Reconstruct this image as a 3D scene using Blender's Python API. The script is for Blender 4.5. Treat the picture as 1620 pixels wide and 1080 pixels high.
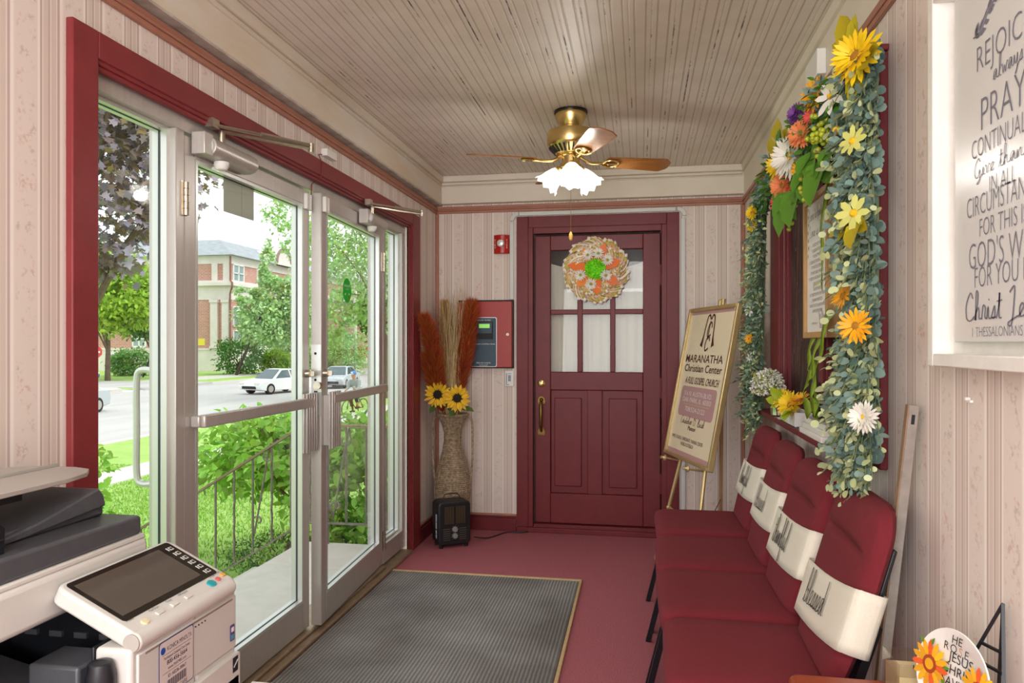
import bpy, math, random
import numpy as np
from mathutils import Vector, Matrix
for o in list(bpy.data.objects): bpy.data.objects.remove(o)
SC = bpy.context.scene
COL = SC.collection
V = Vector
PI = math.pi
random.seed(7); RNG = np.random.default_rng(7)

# ------------------------------------------------------------------ camera, sky, lights, exposure
cd = bpy.data.cameras.new('camera'); cam = bpy.data.objects.new('camera', cd); COL.objects.link(cam)
cam.location = (0, 0, 1.32); cam.rotation_euler = (math.radians(90), 0, math.radians(10.1))
cd.sensor_width = 36; cd.lens = 36 * 1140 / 1620; cd.shift_y = 5 / 1620; cd.clip_start = .05; cd.clip_end = 600
SC.camera = cam
vs = SC.view_settings
vs.view_transform = 'Standard'; vs.look = 'None'; vs.gamma = 1; vs.use_curve_mapping = False; vs.exposure = 0.45

def nodes(idb):
    idb.use_nodes = True; nt = idb.node_tree; nt.nodes.clear(); return nt
def N(nt, typ, **kw):
    n = nt.nodes.new('ShaderNode' + typ)
    for k, v in kw.items():
        if k.startswith('i_'):
            key = k[2:].replace('_', ' ')
            n.inputs[int(key) if key.isdigit() else key].default_value = v
        else: setattr(n, k, v)
    return n
W = bpy.data.worlds.new('overcast_sky'); SC.world = W
nt = nodes(W)
tc = N(nt, 'TexCoord'); nz = N(nt, 'TexNoise', i_Scale=2.2, i_Detail=5.0)
rp = N(nt, 'ValToRGB'); rp.color_ramp.elements[0].position = .35; rp.color_ramp.elements[1].position = .62
rp.color_ramp.elements[0].color = (.86, .91, .97, 1); rp.color_ramp.elements[1].color = (1, 1, 1, 1)
bg = N(nt, 'Background', i_Strength=1.25); ou = N(nt, 'OutputWorld')
L = nt.links.new
L(tc.outputs['Generated'], nz.inputs['Vector']); L(nz.outputs['Fac'], rp.inputs[0]); L(rp.outputs[0], bg.inputs[0]); L(bg.outputs[0], ou.inputs[0])

def light(name, kind, loc, energy, color=(1, 1, 1), rot=(0, 0, 0), **kw):
    l = bpy.data.lights.new(name, kind); l.energy = energy; l.color = color
    for k, v in kw.items(): setattr(l, k, v)
    o = bpy.data.objects.new(name, l); COL.objects.link(o); o.location = loc; o.rotation_euler = rot; return o
light('sun', 'SUN', (0, 0, 20), 1.6, (1, .97, .92), (math.radians(8), math.radians(38), 0), angle=math.radians(25))
# added fill: two unseen area lights behind the camera, brightening the room
light('fill_overhead', 'AREA', (-.38, -.55, 2.42), 42, (.97, .98, 1), (math.radians(28), 0, 0), shape='RECTANGLE', size=1.5, size_y=1.2)
light('fill_rear', 'AREA', (-.38, -1.45, 1.45), 52, (.96, .98, 1), (math.radians(103), 0, 0), shape='RECTANGLE', size=1.7, size_y=1.6)  # added rear fill, tilted up to brighten the ceiling; no window there

# ------------------------------------------------------------------ helpers
def hexc(h):
    h = h.lstrip('#'); out = []
    for i in (0, 2, 4):
        c = int(h[i:i + 2], 16) / 255
        out.append(c / 12.92 if c <= .04045 else ((c + .055) / 1.055) ** 2.4)
    return tuple(out) + (1,)
_m = {}
def mat(name, col, rough=.5, metal=0, noise=0, nscale=40, bump=0, bscale=200, col2=None, emit=0, sheen=0, island=0, trans=0, spec=None, stretch=None):
    if name in _m: return _m[name]
    m = bpy.data.materials.new(name); nt = nodes(m); L = nt.links.new
    o = N(nt, 'OutputMaterial'); b = N(nt, 'BsdfPrincipled')
    c = hexc(col) if isinstance(col, str) else tuple(col) + ((1,) if len(col) == 3 else ())
    b.inputs['Base Color'].default_value = c; b.inputs['Roughness'].default_value = rough; b.inputs['Metallic'].default_value = metal
    if spec is not None: b.inputs['Specular IOR Level'].default_value = spec
    if sheen: b.inputs['Sheen Weight'].default_value = sheen
    if emit: b.inputs['Emission Color'].default_value = c; b.inputs['Emission Strength'].default_value = emit
    tcn = N(nt, 'TexCoord'); src = tcn.outputs['Object']
    if stretch:
        mp = N(nt, 'Mapping'); mp.inputs['Scale'].default_value = stretch; L(src, mp.inputs[0]); src = mp.outputs[0]
    cout = None
    if noise or col2:
        n = N(nt, 'TexNoise', i_Scale=nscale, i_Detail=6.0, i_Roughness=.6); L(src, n.inputs['Vector'])
        r = N(nt, 'ValToRGB'); r.color_ramp.elements[0].position = .3; r.color_ramp.elements[1].position = .7
        if col2: c1, c2 = c, hexc(col2)
        else:
            c1 = tuple(x * (1 - noise) for x in c[:3]) + (1,); c2 = tuple(min(1, x * (1 + noise)) for x in c[:3]) + (1,)
        r.color_ramp.elements[0].color = c1; r.color_ramp.elements[1].color = c2
        L(n.outputs['Fac'], r.inputs[0]); cout = r.outputs[0]
    if island:
        g = N(nt, 'NewGeometry'); h = N(nt, 'HueSaturation')
        mr = N(nt, 'MapRange', i_3=1 - island, i_4=1 + island); L(g.outputs['Random Per Island'], mr.inputs[0]); L(mr.outputs[0], h.inputs['Value'])
        mm = N(nt, 'Math', operation='MULTIPLY', i_1=7.31); L(g.outputs['Random Per Island'], mm.inputs[0])
        fr = N(nt, 'Math', operation='FRACT'); L(mm.outputs[0], fr.inputs[0])
        mr2 = N(nt, 'MapRange', i_3=.5 - island * .08, i_4=.5 + island * .08); L(fr.outputs[0], mr2.inputs[0]); L(mr2.outputs[0], h.inputs['Hue'])
        h.inputs['Color'].default_value = c
        if col2 and isinstance(col2, str):
            rr = N(nt, 'MixRGB'); rr.inputs[1].default_value = c; rr.inputs[2].default_value = hexc(col2); L(fr.outputs[0], rr.inputs[0]); L(rr.outputs[0], h.inputs['Color'])
        cout = h.outputs[0]
    if cout: L(cout, b.inputs['Base Color'])
    if bump:
        n2 = N(nt, 'TexNoise', i_Scale=bscale, i_Detail=3.0); L(src, n2.inputs['Vector'])
        bp = N(nt, 'Bump', i_Strength=bump, i_Distance=.002); L(n2.outputs['Fac'], bp.inputs['Height']); L(bp.outputs[0], b.inputs['Normal'])
    if trans:
        t = N(nt, 'BsdfTranslucent'); t.inputs[0].default_value = c
        if cout: L(cout, t.inputs[0])
        mx = N(nt, 'MixShader', i_Fac=trans); L(b.outputs[0], mx.inputs[1]); L(t.outputs[0], mx.inputs[2]); L(mx.outputs[0], o.inputs[0])
    else: L(b.outputs[0], o.inputs[0])
    _m[name] = m; return m

def glass(name, tint=(1, 1, 1), refl=1.0, rough=0.0):
    if name in _m: return _m[name]
    m = bpy.data.materials.new(name); nt = nodes(m); L = nt.links.new
    o = N(nt, 'OutputMaterial'); t = N(nt, 'BsdfTransparent'); g = N(nt, 'BsdfGlossy', i_Roughness=rough); f = N(nt, 'LayerWeight', i_Blend=.5)
    t.inputs[0].default_value = tint + (1,); pw = N(nt, 'Math', operation='POWER', i_1=4.0); mu = N(nt, 'Math', operation='MULTIPLY_ADD', i_1=.55 * refl, i_2=.022 * refl); x = N(nt, 'MixShader')
    L(f.outputs['Facing'], pw.inputs[0]); L(pw.outputs[0], mu.inputs[0]); L(mu.outputs[0], x.inputs[0]); L(t.outputs[0], x.inputs[1]); L(g.outputs[0], x.inputs[2]); L(x.outputs[0], o.inputs[0])
    _m[name] = m; return m

def basis(d):
    d = V(d).normalized(); a = V((0, 0, 1)) if abs(d.z) < .9 else V((1, 0, 0))
    u = d.cross(a).normalized(); return d, u, u.cross(d).normalized()
def smooth(pts, n=6, closed=False):
    P = [V(p) for p in pts]; out = []; k = len(P)
    for i in range(k if closed else k - 1):
        if closed: a, b, c, d = P[(i - 1) % k], P[i], P[(i + 1) % k], P[(i + 2) % k]
        else: a, b, c, d = P[max(i - 1, 0)], P[i], P[i + 1], P[min(i + 2, k - 1)]
        for j in range(n):
            t = j / n
            out.append(.5 * ((2 * b) + (c - a) * t + (2 * a - 5 * b + 4 * c - d) * t * t + (3 * b - a - 3 * c + d) * t ** 3))
    if not closed: out.append(P[-1])
    return out

_tx = {}
def text_mesh(s, offset=0.0):
    k = (s, offset)
    if k not in _tx:
        c = bpy.data.curves.new('t', 'FONT'); c.body = s; c.size = 1; c.align_x = 'CENTER'; c.resolution_u = 3; c.offset = offset
        o = bpy.data.objects.new('t', c); COL.objects.link(o)
        dg = bpy.context.evaluated_depsgraph_get(); me = bpy.data.meshes.new_from_object(o.evaluated_get(dg))
        _tx[k] = ([tuple(v.co) for v in me.vertices], [tuple(p.vertices) for p in me.polygons])
        bpy.data.objects.remove(o); bpy.data.curves.remove(c); bpy.data.meshes.remove(me)
    return _tx[k]

# hand lettering: one stroke list per letter, x-height 1
HL = {
 'l': (.45, [[(0, 0), (.32, 1.2), (.38, 2.2), (.2, 2.2), (.15, 1), (.2, .1), (.45, 0)]]),
 'b': (.65, [[(0, 0), (.3, 1.2), (.38, 2.2), (.2, 2.2), (.15, .6), (.2, .05), (.5, .1), (.58, .6), (.4, .9), (.65, .8)]]),
 'e': (.55, [[(0, 0), (.3, .45), (.45, .8), (.3, 1), (.12, .6), (.2, .05), (.55, .15)]]),
 's': (.5, [[(0, 0), (.33, 1), (.38, .5), (.33, .05), (.1, .1), (.5, .12)]]),
 'd': (.8, [[(0, .1), (.5, .9), (.25, 1), (.1, .4), (.3, 0), (.52, .6), (.6, 2.2), (.57, .3), (.8, .05)]]),
 't': (.5, [[(0, 0), (.25, 1), (.3, 2), (.25, .2), (.5, .05)], [(.05, 1.35), (.55, 1.4)]]),
 'h': (.75, [[(0, 0), (.32, 1.2), (.38, 2.2), (.2, 2.2), (.15, 0), (.2, .6), (.42, 1), (.5, .6), (.5, .1), (.75, .1)]]),
 'a': (.75, [[(0, .1), (.5, .9), (.25, 1), (.1, .4), (.3, 0), (.52, .9), (.52, .15), (.75, .1)]]),
 'n': (.75, [[(0, .1), (.12, 1), (.12, 0), (.3, .8), (.45, 1), (.5, .5), (.52, .1), (.75, .1)]]),
 'm': (1.1, [[(0, .1), (.12, 1), (.12, 0), (.3, .9), (.42, .9), (.45, 0), (.62, .9), (.75, .9), (.8, .1), (1.1, .1)]]),
 'k': (.7, [[(0, 0), (.32, 1.2), (.38, 2.2), (.2, 2.2), (.15, 0), (.2, .5), (.5, 1), (.25, .6), (.5, .05), (.7, .1)]]),
 'f': (.55, [[(0, 0), (.3, 1.2), (.4, 2.2), (.2, 2), (.2, 0), (.2, -1), (.4, -.9), (.25, 0), (.55, .1)]]),
 'u': (.75, [[(0, .1), (.1, 1), (.14, .2), (.3, 0), (.5, .5), (.52, 1), (.54, .15), (.75, .1)]]),
 'i': (.4, [[(0, 0), (.15, 1), (.18, .15), (.4, .05)], [(.2, 1.5), (.24, 1.6)]]),
 'c': (.55, [[(0, 0), (.42, .85), (.25, 1), (.1, .5), (.25, 0), (.55, .12)]]),
 'o': (.6, [[(0, 0), (.3, 1), (.1, .6), (.2, 0), (.45, .4), (.32, 1), (.6, .85)]]),
 'r': (.5, [[(0, 0), (.14, 1.1), (.36, .95), (.32, .2), (.5, .05)]]),
 'p': (.7, [[(0, 0), (.15, 1), (.12, -.9), (.15, .5), (.4, 1), (.5, .5), (.3, 0), (.7, .1)]]),
 'v': (.6, [[(0, .9), (.1, 1), (.25, 0), (.45, 1), (.6, .9)]]),
 'w': (.85, [[(0, .9), (.1, 1), (.22, 0), (.4, .8), (.55, 0), (.72, 1), (.85, .9)]]),
 'y': (.7, [[(0, .1), (.1, 1), (.2, .1), (.45, .5), (.5, 1), (.42, -.6), (.2, -.9), (.7, .1)]]),
 'J': (.9, [[(.2, 1.9), (.6, 2.3), (.5, .5), (.3, -.6), (.05, -.4), (.9, .1)]]),
 'C': (1.0, [[(.85, 1.8), (.6, 2.3), (.15, 1.3), (.2, .2), (.6, -.05), (1.0, .3)]]),
 'G': (1.1, [[(.85, 1.8), (.6, 2.3), (.15, 1.3), (.2, .2), (.55, 0), (.8, .9), (.75, -.5), (.4, -.8), (1.1, .2)]]),
 'L': (1.0, [[(.1, 1.7), (.5, 2.3), (.35, .6), (.1, .05), (.5, .1), (1.0, .05)]]),
 'D': (1.2, [[(.35, 2.2), (.25, .1), (.8, .2), (1.0, 1.2), (.6, 2.1), (.1, 1.9), (1.2, 1.6)]]),
 'B': (1.1, [[(.35, 2.2), (.25, 0), (.3, 2), (.8, 2), (.4, 1.2), (.9, .8), (.7, 0), (.2, .1), (1.1, .1)]]),
 '.': (.3, [[(.1, 0), (.14, .06)]]), ' ': (.5, []),
}
class MB:
    """collects shapes, then links them as ONE mesh object"""
    def __init__(s): s.v = []; s.f = []; s.mi = []; s.cur = 0
    def add(s, vs, fs):
        o = len(s.v); s.v += [tuple(p) for p in vs]
        for f in fs: s.f.append(tuple(i + o for i in f)); s.mi.append(s.cur)
    def m(s, i): s.cur = i; return s
    def box(s, x0, x1, y0, y1, z0, z1):
        s.add([(x, y, z) for z in (z0, z1) for x, y in ((x0, y0), (x1, y0), (x1, y1), (x0, y1))],
              [(3, 2, 1, 0), (4, 5, 6, 7), (0, 1, 5, 4), (1, 2, 6, 5), (2, 3, 7, 6), (3, 0, 4, 7)]); return s
    def frame_x(s, x0, x1, a0, a1, c0, c1, t):
        for p in ((a0, a0 + t, c0, c1), (a1 - t, a1, c0, c1), (a0 + t, a1 - t, c0, c0 + t), (a0 + t, a1 - t, c1 - t, c1)): s.box(x0, x1, *p)
        return s
    def obox(s, c, X, Y, Z, hx, hy, hz):
        c, X, Y, Z = V(c), V(X).normalized(), V(Y).normalized(), V(Z).normalized()
        s.add([c + X * (a * hx) + Y * (b * hy) + Z * (d * hz) for d in (-1, 1) for a, b in ((-1, -1), (1, -1), (1, 1), (-1, 1))],
              [(3, 2, 1, 0), (4, 5, 6, 7), (0, 1, 5, 4), (1, 2, 6, 5), (2, 3, 7, 6), (3, 0, 4, 7)]); return s
    def bar(s, a, b, w, h, up=(0, 0, 1)):
        a, b = V(a), V(b); d = (b - a); l = d.length; d.normalize(); u = V(up); sd = d.cross(u).normalized(); u = sd.cross(d)
        return s.obox((a + b) / 2, d, sd, u, l / 2, w / 2, h / 2)
    def tube(s, pts, r, n=8, closed=False):
        P = [V(p) for p in pts]; k = len(P); rs = r if isinstance(r, (list, tuple)) else [r] * k
        vs = []; up = None
        for i in range(k):
            if closed: d = P[(i + 1) % k] - P[i - 1]
            else: d = P[min(i + 1, k - 1)] - P[max(i - 1, 0)]
            if d.length < 1e-9: d = V((0, 0, 1))
            d.normalize()
            if up is None: _, u, w = basis(d)
            else:
                u = up - d * up.dot(d)
                if u.length < 1e-6: _, u, w = basis(d)
                u.normalize()
            w = d.cross(u); up = u
            for j in range(n):
                a = 2 * PI * j / n; vs.append(P[i] + (u * math.cos(a) + w * math.sin(a)) * rs[i])
        fs = [(i * n + j, i * n + (j + 1) % n, ((i + 1) % k) * n + (j + 1) % n, ((i + 1) % k) * n + j) for i in range(k if closed else k - 1) for j in range(n)]
        if not closed: fs += [tuple(range(n))[::-1], tuple((k - 1) * n + j for j in range(n))]
        s.add(vs, fs); return s
    def lathe(s, prof, c=(0, 0, 0), axis=(0, 0, 1), n=24, cap=True):
        d, u, w = basis(axis); c = V(c); k = len(prof)
        vs = [c + d * z + (u * math.cos(2 * PI * j / n) + w * math.sin(2 * PI * j / n)) * r for r, z in prof for j in range(n)]
        fs = [(i * n + j, i * n + (j + 1) % n, (i + 1) * n + (j + 1) % n, (i + 1) * n + j) for i in range(k - 1) for j in range(n)]
        if cap: fs += [tuple(range(n))[::-1], tuple((k - 1) * n + j for j in range(n))]
        s.add(vs, fs); return s
    def cyl(s, a, b, r, n=16, r2=None):
        a, b = V(a), V(b); return s.lathe([(r, 0), (r if r2 is None else r2, (b - a).length)], a, b - a, n)
    def ball(s, c, r, n=12, k=8, sz=1.0):
        return s.lathe([(max(1e-4, r * math.sin(PI * i / k)), -r * sz * math.cos(PI * i / k)) for i in range(k + 1)], c, (0, 0, 1), n)
    def prism(s, poly, o, xd, yd, nd, depth):
        o, xd, yd, nd = V(o), V(xd), V(yd), V(nd); n = len(poly)
        a = [o + xd * p[0] + yd * p[1] for p in poly]
        s.add(a + [p + nd * depth for p in a], [tuple(range(n))[::-1], tuple(range(n, 2 * n))] + [(i, (i + 1) % n, n + (i + 1) % n, n + i) for i in range(n)]); return s
    def poly(s, pts): s.add(pts, [tuple(range(len(pts)))]); return s
    def grid(s, fn, nu, nv, closeu=False):
        vs = [fn(i / nu, j / nv) for j in range(nv + 1) for i in range(nu + (0 if closeu else 1))]; w = nu + (0 if closeu else 1)
        s.add(vs, [(j * w + i, j * w + (i + 1) % w, (j + 1) * w + (i + 1) % w, (j + 1) * w + i) for j in range(nv) for i in range(nu)]); return s
    def text(s, t, size, o, xd, yd, sx=1.0, align='C', off=0.0, fit=None):
        vs, fs = text_mesh(t, off)
        if not vs: return s
        o, xd, yd = V(o), V(xd).normalized(), V(yd).normalized()
        x0 = min(v[0] for v in vs); x1 = max(v[0] for v in vs)
        if fit: sx = fit / ((x1 - x0) * size)
        dx = -(x0 + x1) / 2 if align == 'C' else (-x0 if align == 'L' else -x1)
        s.add([o + xd * ((v[0] + dx) * size * sx) + yd * (v[1] * size) for v in vs], fs); return s
    def hand(s, t, xh, o, xd, yd, lw, sx=1.0, align='C', slant=0.0, fit=None):
        o, xd, yd = V(o), V(xd).normalized(), V(yd).normalized()
        if fit: sx = fit / (sum(HL.get(c, HL['o'])[0] for c in t) * xh)
        tot = sum(HL.get(c, HL['o'])[0] for c in t) * sx * xh; x = -tot / 2 if align == 'C' else 0
        for c in t:
            w, strokes = HL.get(c, HL['o'])
            for st in strokes:
                P = smooth([(p[0], p[1], 0) for p in st], 4)
                Q = [V((x + p.x * sx * xh + slant * p.y * xh, p.y * xh, 0)) for p in P]; vs = []
                for i, q in enumerate(Q):
                    d = Q[min(i + 1, len(Q) - 1)] - Q[max(i - 1, 0)]
                    d = d.normalized() if d.length > 1e-9 else V((1, 0, 0)); nn = V((-d.y, d.x, 0)) * lw * .5 * (.65 + .5 * abs(d.y))
                    for e in (q + nn, q - nn): vs.append(o + xd * e.x + yd * e.y)
                s.add(vs, [(2 * i, 2 * i + 1, 2 * i + 3, 2 * i + 2) for i in range(len(Q) - 1)])
            x += w * sx * xh
        return s
    def rrect(s, w, h, r, o, xd, yd, nd, depth, k=5):
        return s.prism(rr_poly(w, h, r, k), o, xd, yd, nd, depth)
    def cushion(s, poly_fn, rings, o, xd, yd, nd):
        """rings: list of (inset, height) swept over a rounded outline poly_fn(inset)"""
        o, xd, yd, nd = V(o), V(xd), V(yd), V(nd); vs = []; n = None
        for ins, h in rings:
            p = poly_fn(ins); n = len(p); vs += [o + xd * a + yd * b + nd * h for a, b in p]
        k = len(rings)
        s.add(vs, [(i * n + j, i * n + (j + 1) % n, (i + 1) * n + (j + 1) % n, (i + 1) * n + j) for i in range(k - 1) for j in range(n)]
              + [tuple(range(n))[::-1], tuple((k - 1) * n + j for j in range(n))]); return s
    def build(s, name, mats, parent=None, bev=0, seg=2, ang=35, flat=False, off=None):
        if not isinstance(mats, (list, tuple)): mats = [mats]
        base = OFF.get(parent.name, V()) if parent is not None else V(off or (0, 0, 0))
        me = bpy.data.meshes.new(name); me.from_pydata([(p[0] - base.x, p[1] - base.y, p[2] - base.z) for p in s.v], [], s.f)
        for q in mats: me.materials.append(q)
        if len(mats) > 1: me.polygons.foreach_set('material_index', s.mi)
        if not flat:
            me.polygons.foreach_set('use_smooth', [True] * len(me.polygons)); me.set_sharp_from_angle(angle=math.radians(ang))
        me.update()
        o = bpy.data.objects.new(name, me); COL.objects.link(o)
        if parent is not None: o.parent = parent
        else: o.location = base
        OFF[o.name] = base
        if bev:
            b = o.modifiers.new('bevel', 'BEVEL'); b.width = bev; b.segments = seg; b.limit_method = 'ANGLE'; b.angle_limit = math.radians(40)
            b.harden_normals = False
        return o
OFF = {}
def rr_poly(w, h, r, k=5):
    out = []
    for cx, cy, a0 in ((w / 2 - r, h / 2 - r, 0), (-w / 2 + r, h / 2 - r, 90), (-w / 2 + r, -h / 2 + r, 180), (w / 2 - r, -h / 2 + r, 270)):
        for i in range(k + 1):
            a = math.radians(a0 + 90 * i / k); out.append((cx + r * math.cos(a), cy + r * math.sin(a)))
    return out
def thing(name, label, cat, loc=(0, 0, 0), group=None, local=False):
    o = bpy.data.objects.new(name, None); COL.objects.link(o); o.location = (0, 0, 0) if local else loc; o.empty_display_size = .05
    OFF[o.name] = V((0, 0, 0)) if local else V(loc)
    return tag(o, label, cat, group)
def tag(o, label, cat, group=None):
    o['label'] = label; o['category'] = cat
    if group: o['group'] = group
    return o
def struct(o): o['kind'] = 'structure'; return o
def lab(o, t): o['label'] = t; return o
def copy_tree(o, parent=None):
    c = o.copy(); COL.objects.link(c); OFF[c.name] = OFF.get(o.name, V())
    if parent: c.parent = parent
    for ch in o.children: copy_tree(ch, c)
    return c

# leaves: many small flat shapes in one mesh
T4 = (np.array([(0, 0, 0), (.32, .5, .1), (.72, .36, .06), (1, 0, -.04), (.72, -.36, .06), (.32, -.5, .1)]), np.array([(0, 1, 2, 3), (0, 3, 4, 5)]))
TR = (np.array([(.5 - .5 * math.cos(a), .5 * math.sin(a), .12 * math.sin(a) ** 2) for a in [2 * PI * i / 10 for i in range(10)]]), np.array([tuple(range(10))]))
TM = (np.array([(0, 0, 0), (.12, .3, .03), (.05, .52, .05), (.4, .28, .03), (.55, .55, .06), (.66, .2, .02), (1, 0, -.05), (.66, -.2, .02), (.55, -.55, .06), (.4, -.28, .03), (.05, -.52, .05), (.12, -.3, .03)]),
      np.array([tuple(range(12))]))
TP = (np.array([(0, .06, 0), (.35, .22, .03), (.75, .2, .03), (1, 0, 0), (.75, -.2, .03), (.35, -.22, .03), (0, -.06, 0)]), np.array([(0, 1, 2, 3, 4, 5, 6)]))
TB = (np.array([(0, .5, 0), (0, -.5, 0), (1, 0, .0)]), np.array([(0, 1, 2)]))
def unit(a): return a / np.maximum(np.linalg.norm(a, axis=1, keepdims=True), 1e-9)
def leaves(name, P, Dn, Nn, Ln, Wn, tpl, mats, parent=None, off=(0, 0, 0), mi=None):
    P = np.asarray(P, float); Dn = unit(np.asarray(Dn, float)); Nn = np.asarray(Nn, float); Nn = unit(Nn - Dn * (Nn * Dn).sum(1, keepdims=True)); S = np.cross(Nn, Dn)
    tv, tf = tpl; n = len(P); k = len(tv); Ln = np.broadcast_to(Ln, (n,))[:, None]; Wn = np.broadcast_to(Wn, (n,))[:, None]
    base = OFF.get(parent.name, V()) if parent is not None else V(off)
    VV = np.concatenate([(P + Dn * Ln * t[0] + S * Wn * t[1] + Nn * Ln * t[2])[:, None, :] for t in tv], 1).reshape(-1, 3) - np.array(base)
    FF = (tf[None] + (np.arange(n) * k)[:, None, None]).reshape(-1, tf.shape[1])
    me = bpy.data.meshes.new(name); me.vertices.add(len(VV)); me.vertices.foreach_set('co', VV.ravel())
    q = FF.shape[1]; me.loops.add(FF.size); me.loops.foreach_set('vertex_index', FF.ravel().astype(np.int32))
    me.polygons.add(len(FF)); me.polygons.foreach_set('loop_start', (np.arange(len(FF)) * q).astype(np.int32))
    if not isinstance(mats, (list, tuple)): mats = [mats]
    for x in mats: me.materials.append(x)
    if mi is not None: me.polygons.foreach_set('material_index', np.repeat(mi, len(tf)).astype(np.int32))
    me.update(calc_edges=True)
    o = bpy.data.objects.new(name, me); COL.objects.link(o)
    if parent is not None: o.parent = parent
    else: o.location = base
    OFF[o.name] = base; return o

# ------------------------------------------------------------------ materials
def wallpaper(name, axis):
    m = bpy.data.materials.new(name); nt = nodes(m); L = nt.links.new
    o = N(nt, 'OutputMaterial'); b = N(nt, 'BsdfPrincipled', i_Roughness=.75); tc = N(nt, 'TexCoord')
    sp = N(nt, 'SeparateXYZ'); L(tc.outputs['Object'], sp.inputs[0])
    dv = N(nt, 'Math', operation='DIVIDE', i_1=.147); L(sp.outputs[axis], dv.inputs[0])
    fr = N(nt, 'Math', operation='FRACT'); L(dv.outputs[0], fr.inputs[0])
    r = N(nt, 'ValToRGB'); cr = r.color_ramp; cr.interpolation = 'LINEAR'
    A, Bc, Ln, Hi = hexc('#dfd2c8'), hexc('#d4c4b9'), hexc('#bfaca2'), hexc('#ece3da')
    st = [(0, A), (.44, A), (.46, Hi), (.49, Hi), (.50, Ln), (.535, Ln), (.545, Hi), (.57, Bc), (.66, Bc), (.67, Ln), (.70, Ln), (.71, Hi), (.735, Bc), (.83, Bc), (.84, Hi), (.87, Ln), (.90, Ln), (.92, Hi), (.96, Hi), (1, A)]
    cr.elements[0].position = 0; cr.elements[0].color = A; cr.elements[1].position = 1; cr.elements[1].color = A
    for p, c in st[1:-1]:
        e = cr.elements.new(p); e.color = c
    L(fr.outputs[0], r.inputs[0])
    # flowers inside the wide band
    v = N(nt, 'TexNoise', i_Scale=30.0, i_Detail=4.0, i_Roughness=.65); L(tc.outputs['Object'], v.inputs['Vector'])
    n2 = N(nt, 'TexNoise', i_Scale=95.0, i_Detail=2.0); L(tc.outputs['Object'], n2.inputs['Vector'])
    vr = N(nt, 'ValToRGB'); vr.color_ramp.elements[0].position = .5; vr.color_ramp.elements[1].position = .62; L(v.outputs['Fac'], vr.inputs[0])
    n2r = N(nt, 'ValToRGB'); n2r.color_ramp.elements[0].position = .45; n2r.color_ramp.elements[1].position = .58; L(n2.outputs['Fac'], n2r.inputs[0])
    band = N(nt, 'ValToRGB'); band.color_ramp.elements[0].position = 0; band.color_ramp.elements[0].color = (0, 0, 0, 1); band.color_ramp.elements[1].position = .44; band.color_ramp.elements[1].color = (0, 0, 0, 1)
    e = band.color_ramp.elements.new(.06); e.color = (1, 1, 1, 1); e = band.color_ramp.elements.new(.38); e.color = (1, 1, 1, 1)
    L(fr.outputs[0], band.inputs[0])
    f1 = N(nt, 'Math', operation='MULTIPLY'); L(vr.outputs[0], f1.inputs[0]); L(n2r.outputs[0], f1.inputs[1])
    f2 = N(nt, 'Math', operation='MULTIPLY'); L(f1.outputs[0], f2.inputs[0]); L(band.outputs[0], f2.inputs[1])
    f3 = N(nt, 'Math', operation='MULTIPLY', i_1=.6); L(f2.outputs[0], f3.inputs[0])
    cn = N(nt, 'TexNoise', i_Scale=14.0); L(tc.outputs['Object'], cn.inputs['Vector'])
    cc = N(nt, 'ValToRGB'); cc.color_ramp.elements[0].position = .45; cc.color_ramp.elements[0].color = hexc('#b3a69c'); cc.color_ramp.elements[1].position = .55; cc.color_ramp.elements[1].color = hexc('#c99d8d'); L(cn.outputs['Fac'], cc.inputs[0])
    mx = N(nt, 'MixRGB'); L(f3.outputs[0], mx.inputs[0]); L(r.outputs[0], mx.inputs[1]); L(cc.outputs[0], mx.inputs[2])
    L(mx.outputs[0], b.inputs['Base Color']); L(b.outputs[0], o.inputs[0]); return m
WP_S, WP_B = wallpaper('wallpaper_side', 1), wallpaper('wallpaper_back', 0)

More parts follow.
